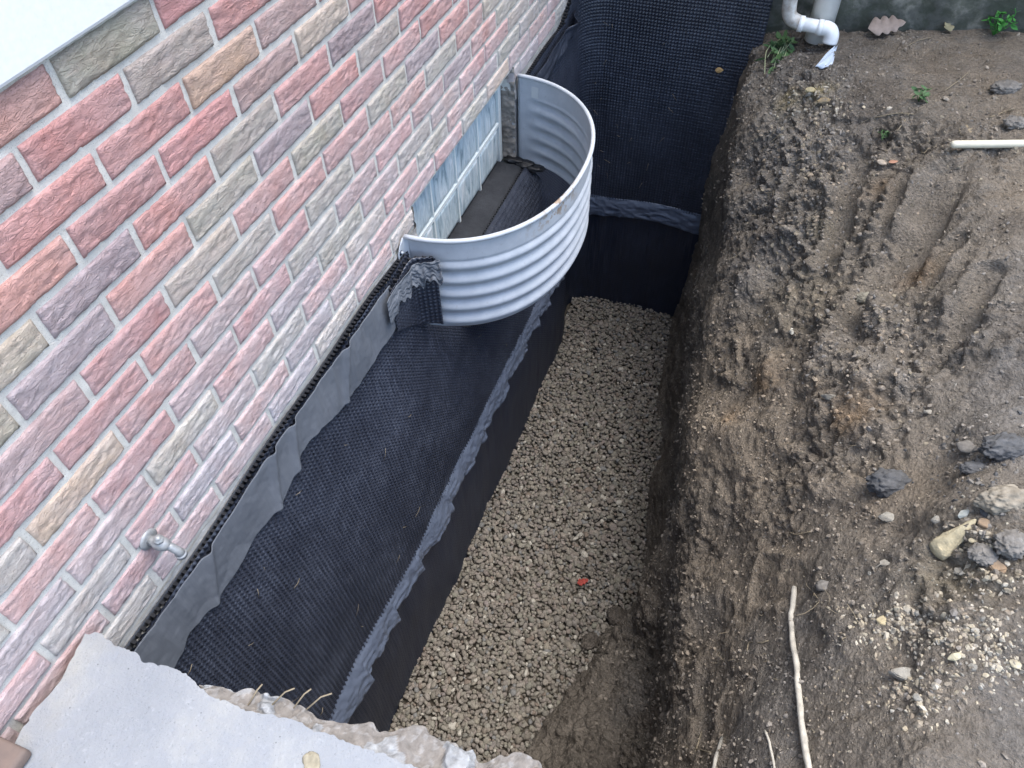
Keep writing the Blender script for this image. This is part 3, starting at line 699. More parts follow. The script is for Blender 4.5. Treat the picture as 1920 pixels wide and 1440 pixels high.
under(link('sheet', sheet('sheet', .0, S_MAX, 960, top_edge, Z_MID - .02, 290, x_up, .0080, folds_up, M_MEMB, 1.0, (OP[0] - .03, OP[1] + .012, OP[2] - .006)), M_MEMB, memb), mi)
# cut edge: inner liner and the rungs of the dimples seen from above
def rung_mesh(name, ys, xs0, xs1, zf, w_=.0034, h=.010):
    bx = []
    for y in ys:
        z = zf(y); bx.append((xs0, xs1, y - w_, y + w_, z - h, z - .0015))
    bm_ = boxes_mesh(name, bx); return bm_
ys1 = [y for y in np.arange(-.44, 2.30, PITCH) if y < OP[0] - .06 or y > OP[1] + .06]
zt_f = lambda y: float(top_edge(np.array(y + .5)))
rg = link('dimple_edge', rung_mesh('dimple_edge', ys1, .0045, XS + .005, zt_f), M_HDPE, memb); under(rg, mi); tag(rg, kind='stuff')
lin = []
for y in np.arange(-.46, OP[0] - .05, .02): lin.append((.0045, y, zt_f(y) + .002)); lin.append((.0045, y, zt_f(y) - .05))
V = np.array(lin).reshape(-1, 2, 3); lw = link('liner', np_mesh('liner', V.reshape(-1, 3), grid_faces(len(V), 2)), M_HDPE, memb); under(lw, mi); lw.modifiers.new('t', 'SOLIDIFY').thickness = .0015
ys2 = np.arange(OP[0] + .02, OP[1] - .04, PITCH)
rg2 = link('dimple_edge', rung_mesh('dimple_edge', ys2, .0455, .0515, lambda y: OP[2] + .006, .0034, .012), M_HDPE, memb); under(rg2, mi); tag(rg2, kind='stuff')
under(link('sill_edge', boxes_mesh('sill_edge', [(.0515, .0535, OP[0] + .01, OP[1] - .03, OP[2] - .06, OP[2] + .007)]), M_HDPE, memb), mi)
A, T = np.meshgrid(np.linspace(OP[0] + .01, OP[1] - .015, 240), np.linspace(0, 1, 84), indexing='ij'); T9 = T.ravel()
env = sstep(OP[0] + .03, OP[0] + .26, A.ravel()); q = np.stack([.0525 + env * (.105 * np.sin(np.pi * .5 * np.clip(T9 / .62, 0, 1)) - .105 * sstep(.62, 1.0, T9)) - (1 - env) * .03 * T9, A.ravel(), OP[2] + .006 - .30 * T9 ** 1.15], 1); q[:, 0] += .0045 * dimple(q[:, 1], .30 * T9) * sstep(0, .05, T9) + .003 * fbm(q, 8, 2)
under(link('sill_apron', np_mesh('sill_apron', q, grid_faces(240, 84)), M_MEMB, memb), mi)
# grey fabric flap along the top
FL_Y = [-.45, -.377, -.346, -.28, -.206, -.15, -.093, -.04, .016, .06, .103, .15, .204, .28, .352, .42, .478, .55, .632, .67]
FL_Z = [-1.06, -1.050, -1.035, -1.050, -1.062, -1.058, -1.046, -1.050, -1.054, -1.034, -1.022, -1.018, -1.024, -1.056, -1.070, -1.066, -1.058, -1.052, -1.041, -1.03]
ny = 360; ys_ = np.linspace(-.445, .615, ny); A, T = np.meshgrid(ys_, np.linspace(0, 1, 44), indexing='ij'); zt = np.array([zt_f(y) for y in ys_])[:, None] - .004; zb = (np.interp(ys_, FL_Y, FL_Z) + .003 * vnoise(np.stack([ys_ * 14, ys_ * 0, ys_ * 0], 1)) + .002 * vnoise(np.stack([ys_ * 60, ys_ * 0, ys_ * 0], 1)))[:, None]
Zz = zt + (zb - zt) * T; q = np.stack([A.ravel(), Zz.ravel(), np.full(A.size, 3.)], 1)
off = .009 + .014 * T.ravel() * (.35 + .65 * np.abs(fbm(q * np.array([1, .5, 1]), 7, 2))) + .004 * (1 - np.abs(fbm(q * np.array([1.2, .5, 1]), 12, 2, .5, 8.))) + .0005 * fbm(q, 60, 2)
off += .008 * sstep(.30, .48, A.ravel())
for yc in (-.225, .02, .105, .36): off += .010 * np.exp(-((A.ravel() - yc - (Zz.ravel() + .97) * .4) / .012) ** 2)
Vv = np.stack([XS + off + .002 * 0, A.ravel(), Zz.ravel()], 1)
fl = link('fabric_flap', np_mesh('fabric_flap', Vv, grid_faces(ny, 44)), M_FLAP, memb); under(fl, mi); fl.modifiers.new('t', 'SOLIDIFY').thickness = .0018
# far flap, beyond the well
ys_ = np.linspace(1.75, 2.32, 120); A, T = np.meshgrid(ys_, np.linspace(0, 1, 20), indexing='ij'); q = np.stack([A.ravel(), T.ravel() * .3, np.zeros(A.size)], 1)
Zz = -.922 - .07 * T + .015 * np.sin(A * 9); off = .022 + .012 * T.ravel() * np.abs(np.sin(A.ravel() * 14)) + .006 * fbm(q, 9, 2)
off += .035 * np.exp(-((A.ravel() - 2.2) / .035) ** 2) * (1 - T.ravel())
fl2 = link('fabric_flap', np_mesh('fabric_flap', np.stack([XS + off, A.ravel(), Zz.ravel()], 1), grid_faces(120, 20)), M_MEMB, memb); under(fl2, mi); fl2.modifiers.new('t', 'SOLIDIFY').thickness = .0015
# corner of the sheet lapped over the near end of the well
cp = smooth_path([(.046, .590), (.045, .64), (.045, .69), (.052, .722), (.076, .742), (.104, .757)], 56)
ztop = np.interp(np.linspace(0, 1, 56), [0, .4, .6, .8, 1], [-.919, -.905, -.903, -.908, -.912]); zbot = np.interp(np.linspace(0, 1, 56), [0, .5, 1], [-1.06, -1.15, -1.172])
V = []; dirs = np.gradient(np.array(cp), axis=0); acc = 0
for i in range(56):
    tx, ty = dirs[i] / np.linalg.norm(dirs[i]); nxx, nyy = ty, -tx
    if i: acc += np.linalg.norm(cp[i] - cp[i - 1])
    for j in range(90):
        z = ztop[i] + (zbot[i] - ztop[i]) * j / 89; d = .0048 * float(dimple(np.array(acc), np.array(z), .7)); V.append((cp[i][0] + nxx * d, cp[i][1] + nyy * d, z))
lc = link('lapped_corner', np_mesh('lapped_corner', V, grid_faces(56, 90)), M_MEMB, memb); under(lc, mi); lc.modifiers.new('t', 'SOLIDIFY').thickness = .001
bx = []
for i in range(4, 56, 7):
    x, y = cp[i]; bx.append((x - .012, x, y - .003, y + .003, ztop[i] - .011, ztop[i] - .001))
rg3 = link('dimple_edge', boxes_mesh('dimple_edge', bx), M_HDPE, memb); under(rg3, mi); tag(rg3, kind='stuff')
# crumpled fabric torn over that corner
V = []; nI, nJ = 60, 40
for i in range(nI):
    k = i / (nI - 1); p_ = np.array(smooth_path([(.044, .575), (.046, .65), (.052, .712), (.080, .737), (.116, .757)], nI)[i])
    jag = .012 * math.sin(k * 21) + .008 * math.sin(k * 47 + 1)
    for j in range(nJ):
        t = j / (nJ - 1); z = -.912 + .01 * k - .006 - (.075 - .02 * k + jag) * t
        o_ = .010 + .022 * t * (.4 + .6 * k) + .010 * abs(float(vnoise(np.array([[k * 7, t * 4, 2.]]))[0])) + .004 * float(vnoise(np.array([[k * 22, t * 14, 5.]]))[0])
        V.append((p_[0] + o_ * .45 + .02 * max(0, k - .85) * t * 6 * .3, p_[1] - o_ * .9, z))
tf = link('torn_fabric', np_mesh('torn_fabric', V, grid_faces(nI, nJ)), M_FLAP, memb); under(tf, mi); tf.modifiers.new('t', 'SOLIDIFY').thickness = .0015

low = empty('lower_membrane', (.1, 1.0, Z_GR), 'lower sheet of dark membrane between the wrinkled seam and the gravel', 'membrane')
li = Matrix.Translation((-.1, -1.0, -Z_GR))
def x_lo(s, z): return wing_in(s) * .078 + .010 * sstep(-2.3, -2.6, z) * 0 + .012 * sstep(-1.95, -2.2, z)
def folds_lo(q): return .007 * fbm(q * np.array([1.8, .5, 1]), 3.0, 3, .5, 5.) + .0022 * fbm(q * np.array([1.4, .25, 1]), 26, 2, .5, 13.)
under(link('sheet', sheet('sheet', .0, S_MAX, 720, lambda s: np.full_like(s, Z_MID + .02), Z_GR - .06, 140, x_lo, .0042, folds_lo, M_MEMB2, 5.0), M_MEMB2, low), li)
# wrinkled seam strip
ns, nz_ = 900, 26; s = np.linspace(0, S_MAX, ns); S, T = np.meshgrid(s, np.linspace(0, 1, nz_), indexing='ij'); x, y, nx, ny_ = plan(S)
saw = (s * 4.3 + .5 * vnoise(np.stack([s * 2.1, s * 0, s * 0 + 1], 1))) % 1.0
wid = (.096 + .036 * saw + .012 * vnoise(np.stack([s * 5, s * 0, s * 0 + 4], 1)) + .003 * vnoise(np.stack([s * 17, s * 0, s * 0 + 8], 1)))[:, None]
wid = np.where(S > 2.9, .105 + .01 * np.sin(S * 9), wid)
Zz = Z_MID + .045 + .010 * np.sin(S * 4.1) + .006 * np.sin(S * 11 + 2) - wid * T
q = np.stack([S.ravel(), T.ravel() * .1, np.full(S.size, 7.)], 1)
wr = np.abs(fbm(q * np.array([1, 2.2, 1]), 13, 3, .6)); wr2 = np.abs(fbm(q * np.array([1, 1.3, 1]), 34, 2, .6, 5.))
bul = np.sin(np.pi * np.clip(T.ravel(), 0, 1) ** .8)
off = .074 + .030 * T.ravel() + .012 * bul + .014 * np.repeat(saw, nz_) * T.ravel() + .018 * T.ravel() * np.abs(vnoise(np.stack([S.ravel() * 6, T.ravel() * 0, T.ravel() * 0 + 2], 1))) - .008 * wr * (.3 + T.ravel()) - .003 * wr2
off = off * (1 - sstep(2.6, 2.85, S.ravel())) + (.030 + .016 * T.ravel() - .006 * wr + .006 * bul) * sstep(2.6, 2.85, S.ravel())
V = np.stack([x.ravel() + nx.ravel() * off, y.ravel() + ny_.ravel() * off, Zz.ravel()], 1)
ss = link('seam_strip', np_mesh('seam_strip', V, grid_faces(ns, nz_)), M_STRIP, low); under(ss, li); ss.modifiers.new('t', 'SOLIDIFY').thickness = .0015

# ------------------------------------------------------------------ house wing that closes the trench
wing = empty('house_wing_wall', (1.5, Y_END, -.9), 'dark mossy concrete wall behind the soil at the upper right', 'wall')
wv = Matrix.Translation((-1.5, -Y_END, .9))
A, B = np.meshgrid(np.linspace(-.2, 6, 300), np.linspace(-2.75, 1.6, 180), indexing='ij'); q = np.stack([A.ravel(), np.full(A.size, Y_END + .012), B.ravel()], 1); q[:, 1] += .006 * fbm(q, 9, 3)
under(link('concrete_face', np_mesh('concrete_face', q, grid_faces(300, 180)), M_MOSS, wing), wv)
under(link('core', boxes_mesh('core', [(-.2, 6, Y_END + .03, Y_END + .3, -2.75, 1.6)]), M_MOSS, wing), wv)

# ------------------------------------------------------------------ concrete slab (broken edge) at the near end
slab = empty('concrete_slab', (.4, -.8, -.80), 'pale concrete slab with a broken edge at the lower left', 'slab')
sv = Matrix.Translation((-.4, .8, .80))
ZS = -.762
edge = smooth_path([(.022, -.452), (.12, -.452), (.145, -.462), (.19, -.455), (.23, -.458), (.28, -.470), (.34, -.468), (.40, -.458), (.46, -.462), (.52, -.458), (.58, -.455), (.65, -.45), (.71, -.44), (.76, -.425), (.80, -.46), (.82, -.56)], 420)
side = smooth_path([(.82, -.56), (.83, -.8), (.82, -3.0)], 20)[1:] + smooth_path([(.06, -3.0), (.05, -1.0), (.045, -.70)], 16) + smooth_path([(.040, -.66), (.034, -.61), (.030, -.58), (.036, -.545), (.031, -.50), (.026, -.47)], 40)
outl = [np.array(p_) for p_ in edge + side]
outl = [p_ + np.array([.0022 * float(vnoise(np.array([[p_[0] * 90, p_[1] * 90, 1.]]))[0]), .0042 * float(fbm(np.array([[p_[0], p_[1], 7.]]), 48, 3, .6)[0])]) for p_ in outl]
bm = bmesh.new(); tv_ = [bm.verts.new((p_[0], p_[1], ZS)) for p_ in outl]; ft = bm.faces.new(tv_)
ex = bmesh.ops.extrude_face_region(bm, geom=[ft]); vv = [e for e in ex['geom'] if isinstance(e, bmesh.types.BMVert)]
for v_ in vv:
    v_.co.z -= .10; n_ = fbm(np.array([v_.co[:]]), 30, 2)[0]; v_.co.y -= .02 + .012 * n_
bmesh.ops.recalc_face_normals(bm, faces=bm.faces[:])
bmesh.ops.triangulate(bm, faces=[f9 for f9 in bm.faces if len(f9.verts) > 4], ngon_method='EAR_CLIP')
me = bpy.data.meshes.new('slab_top'); bm.to_mesh(me); bm.free()
under(link('slab_top', me, M_CONC, slab), sv)
def lump(name, center, scale, seed, col, parent=None, pinv=None, sub=3, amp=.35, mat=None):
    V0, F0 = ico(sub); n1 = fbm(V0, 1.1, 2, .5, seed * 3.7); n2 = np.abs(fbm(V0, 3.2, 2, .6, seed * 5.1)); n3 = np.abs(fbm(V0, 8.0, 2, .6, seed * 2.1))
    V = V0 * (1 + amp * .55 * n1 + amp * .45 * (n2 - .3) + (amp * .32 * (n3 - .3) if sub > 3 else 0))[:, None] * np.array(scale)
    if sub > 4:
        w1, w2, wr_ = worley(V0 + .12 * np.stack([fbm(V0, 3, 2, .5, k + seed) for k in (1., 9., 17.)], 1), 3.2, seed); x1, x2, xr = worley(V0, 8.5, seed + 4)
        V = V0 * (.86 + .10 * n1 + .26 * (wr_ - .4) * sstep(0, .35, w2 - w1) + .11 * (xr - .4) * sstep(0, .4, x2 - x1))[:, None] * np.array(scale)
    a = seed * 1.37; Rz = np.array([[math.cos(a), -math.sin(a), 0], [math.sin(a), math.cos(a), 0], [0, 0, 1]])
    cc = np.tile(np.array(col[:3]), (len(V), 1)) * (1 + .18 * fbm(V0, 3, 2, .5, seed))[:, None]
    o = link(name, np_mesh(name, V @ Rz.T, F0, True, cc.clip(.01, .95)), mat or M_ROCK, parent)
    if pinv is not None: under(o, pinv)
    o.location = center; return o
pale = srgb(186, 188, 190)
es = np.array(smooth_path([(.24, -.462), (.30, -.466), (.36, -.462), (.42, -.458), (.50, -.458), (.58, -.455), (.65, -.45), (.71, -.44), (.77, -.425), (.83, -.44)], 260)); wdt = np.interp(np.linspace(0, 1, 260), [0, .12, .3, .42, .5, .6, .7, .8, .92, 1], [.004, .020, .030, .024, .050, .052, .034, .040, .036, .03])
V = []
for i in range(260):
    wd = wdt[i] * (1 + .38 * float(vnoise(np.array([[i * .075, 2., 0.]]))[0]) + .10 * float(vnoise(np.array([[i * .21, 5., 0.]]))[0]))
    for j in range(40):
        t = j / 39; V.append((es[i][0] + .15 * wd * t, es[i][1] - .012 + (wd + .012) * min(t * 1.35, 1), ZS - .004 - .018 * t - .085 * max(0, t - .74) / .26))
V = np.array(V); T_ = np.tile(np.arange(40) / 39, 260); am = sstep(.02, .25, T_) * (1 - .85 * sstep(.66, .80, T_))
q1, q2, qr = worley(V + .006 * np.stack([fbm(V, 45, 2, .5, k) for k in (3., 13., 23.)], 1), 27., 1.7); e1, e2, er = worley(V, 120., 4.4)
V[:, 2] += am * (.020 * (qr - .55) * sstep(0, .25, q2 - q1) + .004 * sstep(0, .4, q2 - q1) - .004 + .002 * (er - .5)); V[:, 1] += am * (.003 * (qr - .5) + .0008 * (er - .5)); V[:, 0] += am * .002 * (er - .5)
pm = (sstep(.60, .66, qr) * .9 + .25 * sstep(.7, .75, er)).clip(0, 1)[:, None]; CC = np.array(srgb(128, 123, 117)[:3]) * (1 - pm) + np.array(srgb(148, 150, 151)[:3]) * pm
CC = CC * (.86 + .28 * er)[:, None]
under(link('broken_edge', np_mesh('broken_edge', V, grid_faces(260, 40), True, CC), mat_tint('aggregate', .95, 70, .9, .1), slab), sv)
for k, (px_, py_, dx) in enumerate([(.37, -.428, 1), (.405, -.42, .6), (.335, -.44, .3), (.425, -.415, 1.2)]):
    link('straw', tubes_mesh('straw', [([(px_, py_ - .02, -.776), (px_ + .012 * dx, py_ + .004, -.770), (px_ + .024 * dx, py_ + .014, -.768)], .0013, 6)]), M_ROOT, slab).matrix_parent_inverse = sv
under(lump('yellow_stain', (.475, -.505, ZS + .0005), (.016, .012, .0022), 4, srgb(182, 166, 122), None, None, 3, .35), Matrix()) if False else lump('mud_crumb', (.475, -.502, ZS + .001), (.017, .012, .0010), 4, srgb(150, 143, 124), slab, sv, 3, .35)

# weathered board at the very corner
bd = link('wooden_board', boxes_mesh('wooden_board', [(-.0, .078, -1.5, -.632, -.7605, -.735)], .007, 3, True), M_PLANK); tag(bd, 'end of a weathered brown board in the lower left corner on the slab', 'board')

# ------------------------------------------------------------------ garden tap
tap = empty('garden_tap', (0, -.272, -.775), 'small silver garden tap on the bricks above the membrane', 'tap')
ti = Matrix.Translation((0, .272, .775))
tp = lambda n_, t_: under(link(n_, tubes_mesh(n_, t_), M_TAP, tap), ti)
y0, z0 = -.272, -.772
tap.scale = (.8, .8, .8)
tp('flange', [([(.001, y0, z0), (.006, y0, z0), (.009, y0, z0)], [.026, .026, .018], 20)])
tp('body', [([(.004, y0, z0), (.02, y0, z0), (.032, y0, z0), (.045, y0 + .001, z0 - .001), (.055, y0 + .002, z0 - .006)], [.011, .012, .017, .016, .011], 16)])
tp('spout', [([(.040, y0 + .003, z0 - .004), (.056, y0 + .006, z0 - .016), (.066, y0 + .008, z0 - .032), (.068, y0 + .008, z0 - .044)], [.011, .010, .010, .012], 14), ([(.068, y0 + .008, z0 - .040), (.068, y0 + .008, z0 - .050)], [.0135, .0135], 14)])
tp('stem', [([(.034, y0, z0 + .006), (.040, y0, z0 + .022), (.044, y0, z0 + .033)], [.010, .008, .006], 12), ([(.0405, y0, z0 + .020), (.0425, y0, z0 + .026)], [.0125, .0125], 6)])

# ------------------------------------------------------------------ drain pipes by the wing wall
dp = empty('downpipe', (.955, 2.44, -.93), 'white plastic downpipe standing in the soil by the mossy wall', 'pipe')
di = Matrix.Translation((-.955, -2.44, .93))
under(link('pipe', tubes_mesh('pipe', [([(.955, 2.455, 1.4), (.955, 2.455, -.3), (.957, 2.455, -.96)], .046, 24)]), M_PVC, dp), di)
under(link('socket', tubes_mesh('socket', [([(.957, 2.455, -.60), (.957, 2.455, -.66)], .049, 24)]), M_PVC, dp), di)
sp_ = empty('drain_elbow_pipe', (.9, 2.38, -.95), 'thin muddy white pipe with two elbows in front of the downpipe', 'pipe')
si = Matrix.Translation((-.9, -2.38, .95))
pth = [np.array((.823, 2.38, .9)), np.array((.824, 2.38, -.3))] + smooth_path([(.824, 2.38, -.70), (.826, 2.38, -.80), (.840, 2.38, -.856), (.882, 2.378, -.876)], 30)
under(link('riser', tubes_mesh('riser', [(pth, .026, 18)]), M_PVCD, sp_), si)
under(link('cross_pipe', tubes_mesh('cross_pipe', [([(.880, 2.378, -.876), (.978, 2.375, -.879)], .0245, 18)]), M_PVC, sp_), si)
under(link('collar', tubes_mesh('collar', [([(.876, 2.378, -.8755), (.894, 2.378, -.8765)], .0285, 18)]), M_PVC, sp_), si)
pth2 = smooth_path([(.962, 2.376, -.8785), (.988, 2.374, -.882), (1.002, 2.370, -.900), (1.003, 2.366, -.925)], 16)
under(link('elbow', tubes_mesh('elbow', [(pth2, .0275, 18)]), M_PVC, sp_), si)
under(link('collar', tubes_mesh('collar', [([(.945, 2.376, -.878), (.963, 2.376, -.8785)], .0285, 18)]), M_PVC, sp_), si)

# ------------------------------------------------------------------ things lying on the soil
def lay_tube(name, pxs, rad, seg, mat, label, cat, lift=.5, n=24, wob=0.0, group=None, extra=()):
    pts = []
    for (a, b) in pxs:
        p_, n_ = on_soil(a, b); pts.append(np.array(p_) + np.array((0, 0, rad * lift)))
    pts = smooth_path(pts, n)
    pts = [p_ + wob * np.array([float(vnoise(np.array([[i * .7, 3., k * 5.]]))[0]) for k in range(3)]) for i, p_ in enumerate(pts)]
    rr = [rad * (1.0 + .12 * float(vnoise(np.array([[i * .9, 1., 1.]]))[0])) for i in range(n)]
    base = pts[0]; tubes = [([tuple(p_ - base) for p_ in pts], rr, seg)]
    o = link(name, tubes_mesh(name, tubes), mat, None, tuple(base)); tag(o, label, cat, group); return o
lay_tube('pale_stick', [(1486, 1106), (1480, 1180), (1491, 1260), (1497, 1340), (1512, 1445), (1516, 1500)], .0066, 10, M_BARK, 'long pale peeled stick lying on the soil at the lower right', 'stick', 2.2, 30, .0012)
lay_tube('root_stub', [(1352, 1386), (1340, 1425), (1330, 1470)], .0045, 8, M_BARK, 'short pale root stub sticking out at the bottom edge beside the forked root', 'root', 3.0, 10, .0006)
lay_tube('root_stub', [(1432, 1372), (1442, 1400), (1450, 1445), (1456, 1480)], .0028, 8, M_BARK, 'thin curved pale root stub at the bottom edge left of the long stick', 'root', 3.0, 12, .0008)
fr = empty('forked_root', tuple(on_soil(1305, 1402)[0]), 'small forked white root on the dark soil at the bottom edge', 'root')
for pxs in ([(1280, 1402), (1305, 1405), (1332, 1412)], [(1315, 1372), (1305, 1405), (1293, 1435)]):
    pts = smooth_path([np.array(on_soil(*a)[0]) + np.array((0, 0, .004)) - np.array(fr.location) for a in pxs], 10)
    link('branch', tubes_mesh('branch', [(pts, .0018, 6)]), M_ROOT, fr)
for pxs, lab in [([(1400, 1222), (1404, 1205), (1425, 1207), (1440, 1202)], 'fine curled root on the soil left of the long stick'), ([(1690, 95), (1715, 80), (1745, 72)], 'thin dry twig near the oak leaf by the mossy wall'),
                 ([(1770, 172), (1800, 150), (1815, 138)], 'forked dry twig on the tan soil right of the grass tuft'), ([(1430, 282), (1445, 268), (1462, 254)], 'bent dry rootlet near the top of the trench edge'),
                 ([(1680, 248), (1690, 236), (1697, 226)], 'short dry straw on the soil left of the pole end'), ([(1480, 1000), (1495, 1003), (1520, 998)], 'faint brown rootlet on the bare soil above the long stick'),
                 ([(1855, 222), (1880, 212), (1900, 206)], 'dry twig right of the rootlets near the right edge'), ([(1640, 222), (1680, 214), (1712, 216)], 'long pale grass stem left of the pole')]:
    lay_tube('dry_twig', pxs, .0018, 6, M_ROOT, lab, 'twig', 1.6, 12, .001)
p0, _ = on_soil(1775, 287)
ph = empty('pole_handle', (p0.x, p0.y, p0.z), 'cream white pole handle lying on the soil at the right edge', 'pole')
d_ = Vector((.947, .315, .012)).normalized()
pts = [Vector((0, 0, .030)) + d_ * t for t in (0, .005, .012, .3, 1.2)]
link('shaft', tubes_mesh('shaft', [([tuple(p_) for p_ in pts], [.0075, .0105, .0118, .0122, .0125], 16)]), M_POLE, ph)

def chip(name, center, scale, seed, col):
    rd = np.random.default_rng(int(seed * 100) + 5); bm = bmesh.new()
    pts = rd.normal(size=(22, 3)); pts /= np.linalg.norm(pts, axis=1)[:, None]; pts *= rd.uniform(.8, 1.05, (22, 1))
    for p_ in pts: bm.verts.new(p_ * np.array(scale))
    r9 = bmesh.ops.convex_hull(bm, input=bm.verts[:]); bmesh.ops.delete(bm, geom=[g_ for g_ in r9['geom_interior'] if isinstance(g_, bmesh.types.BMVert)], context='VERTS')
    bmesh.ops.bevel(bm, geom=bm.edges[:], offset=min(scale) * .10, segments=2, affect='EDGES')
    me = bpy.data.meshes.new(name); bm.to_mesh(me); bm.free(); V_ = np.array([v9.co[:] for v9 in me.vertices]); fr_ = 1 / max(scale)
    at_ = me.color_attributes.new('tint', 'FLOAT_COLOR', 'POINT'); dirt = sstep(-.1, .5, fbm(V_ * fr_, 1.7, 3, .6, seed) - .8 * V_[:, 2] * fr_)[:, None]
    cc = np.ones((len(V_), 4)); cc[:, :3] = np.array(col[:3]) * (1 - dirt * .7) + base * dirt * .7; at_.data.foreach_set('color', cc.astype(np.float32).ravel())
    o = link(name, me, M_ROCK); o.location = center; return o
# rocks and clods (px, py, width px, aspect, height ratio, colour, label)
CLAY = srgb(88, 88, 88); CLAY2 = srgb(116, 112, 106); BUFF = srgb(164, 153, 132); GREYR = srgb(146, 142, 132); BRN = srgb(144, 124, 102); PALE = srgb(174, 166, 150)
rocks = [(1668, 908, 104, .62, .55, CLAY, 'dark grey crumbly clod of clay lying alone on the tan soil', 'clod', 5, .5),
 (1880, 842, 100, .6, .55, CLAY, 'large blue grey clay clod at the right edge', 'clod', 5, .5), (1830, 880, 70, .5, .4, CLAY, 'flat dark clay crumb left of the large blue grey clod', 'clod', 5, .5), (1815, 838, 40, .7, .4, CLAY2, 'small grey clay crumb above the flat dark crumb', 'clod', 3, .4),
 (1885, 940, 110, .55, .5, srgb(136, 128, 114), 'tan earth lump overhanging the stones at the right edge', 'clod', 5, .5), (1895, 1020, 70, .9, .6, CLAY2, 'grey earth clod among the stones at the right edge', 'clod', 5, .5),
 (1842, 1040, 60, .8, .55, CLAY2, 'blue grey clod right of the pale bone-shaped stone', 'clod', 5, .5), (1866, 1062, 48, .85, .7, BRN, 'round brown stone below the grey clod at the right', 'stone', 3, .22),
 (1666, 970, 44, .62, .4, GREYR, 'smooth grey oval stone below the dark clod', 'stone', 3, .12), (1756, 975, 26, .8, .6, GREYR, 'small grey pebble above the pale bone-shaped stone', 'stone', 3, .15), (1808, 964, 32, .6, .5, srgb(170, 172, 164), 'angular pale grey stone above the pale bone-shaped stone', 'stone', 2, .3),
 (1845, 982, 30, .8, .6, BRN, 'brown pebble right of the bone-shaped stone tip', 'stone', 3, .2), (1824, 1014, 20, .7, .5, srgb(172, 162, 136), 'small buff pebble right of the bone-shaped stone', 'stone', 3, .25), (1800, 1072, 24, .8, .5, PALE, 'whitish pebble under the bone-shaped stone', 'stone', 2, .2),
 (1912, 1020, 24, .8, .5, srgb(176, 168, 140), 'pale buff stone cut by the right edge', 'stone', 2, .25), (1660, 1058, 28, .8, .35, GREYR, 'flat grey stone on the slope left of the pebble pile', 'stone', 3, .2),
 (1742, 774, 26, .5, .5, GREYR, 'lone oval pebble on bare soil above the dark clod', 'stone', 3, .12), (1655, 1165, 30, .8, .5, srgb(184, 170, 136), 'angular buff stone in the pebble pile right of the long stick', 'stone', 2, .3), (1702, 1142, 20, .9, .6, PALE, 'pale stone at the top of the pebble pile', 'stone', 2, .25),
 (1545, 1100, 34, .7, .5, CLAY2, 'grey crumb with a pale pebble right of the long stick tip', 'clod', 3, .4), (1790, 1230, 34, .55, .5, srgb(182, 174, 146), 'buff angular stone in the lower right stone scatter', 'stone', 2, .3), (1903, 1246, 26, .8, .5, srgb(178, 170, 146), 'pale stone near the right edge of the lower stone scatter', 'stone', 2, .3),
 (1690, 1268, 90, .35, .3, srgb(146, 142, 132), 'long flat grey stone heading the lower pebble pile', 'stone', 3, .3), (1722, 1308, 22, .9, .6, GREYR, 'rounded pebble in the lower pebble pile', 'stone', 3, .2), (1485, 622, 12, 1.4, .6, srgb(190, 188, 176), 'small white stone chip on the crumbly bank', 'stone', 2, .2),
 (1555, 745, 34, .5, .5, srgb(130, 126, 116), 'grey pebble in the rusty part of the bank', 'stone', 3, .25), (1622, 560, 40, .8, .5, srgb(124, 120, 108), 'earth lump below the tooth grooves', 'clod', 5, .4), (1885, 168, 60, .7, .5, CLAY2, 'grey clod in the upper right corner above the pole', 'clod', 5, .4), (1905, 232, 50, .7, .5, CLAY2, 'grey clod just above the pole at the right edge', 'clod', 5, .4),
 (1654, 305, 22, .8, .5, srgb(166, 154, 138), 'tan stone beside the orange leaf', 'stone', 3, .25), (1520, 170, 26, .6, .5, srgb(170, 158, 124), 'buff stone below the white plastic scrap', 'stone', 2, .25), (1545, 190, 30, .6, .5, srgb(150, 134, 106), 'ochre stone below the buff one at the bank top', 'stone', 3, .25), (1500, 155, 16, .7, .5, PALE, 'pale pebble by the uprooted weed', 'stone', 2, .25)]
for k, (px_, py_, wpx, asp, hr, col, lab, cat, sub, amp) in enumerate(rocks):
    p_, n_ = on_soil(px_, py_); d = (p_ - CAM_C).dot(f_); r = wpx / F_PX * d * .5
    if cat == 'stone': o = chip('stone', tuple(p_ + Vector((0, 0, r * hr * .15))), (r, r * asp, r * hr), k + .3, col); o.rotation_euler = (random.uniform(-.2, .2), random.uniform(-.2, .2), .35 + random.uniform(-.3, .3))
    else: o = lump('clay_clod', tuple(p_ + Vector((0, 0, r * hr * .15))), (r, r * asp, r * hr), k * 1.0 + .3, col, None, None, sub, amp); o.data.transform(Matrix.Rotation(-(k + .3) * 1.37 + .35, 4, 'Z'))
    tag(o, lab, cat, 'loose clods on the bank' if cat == 'clod' else 'loose stones on the bank')
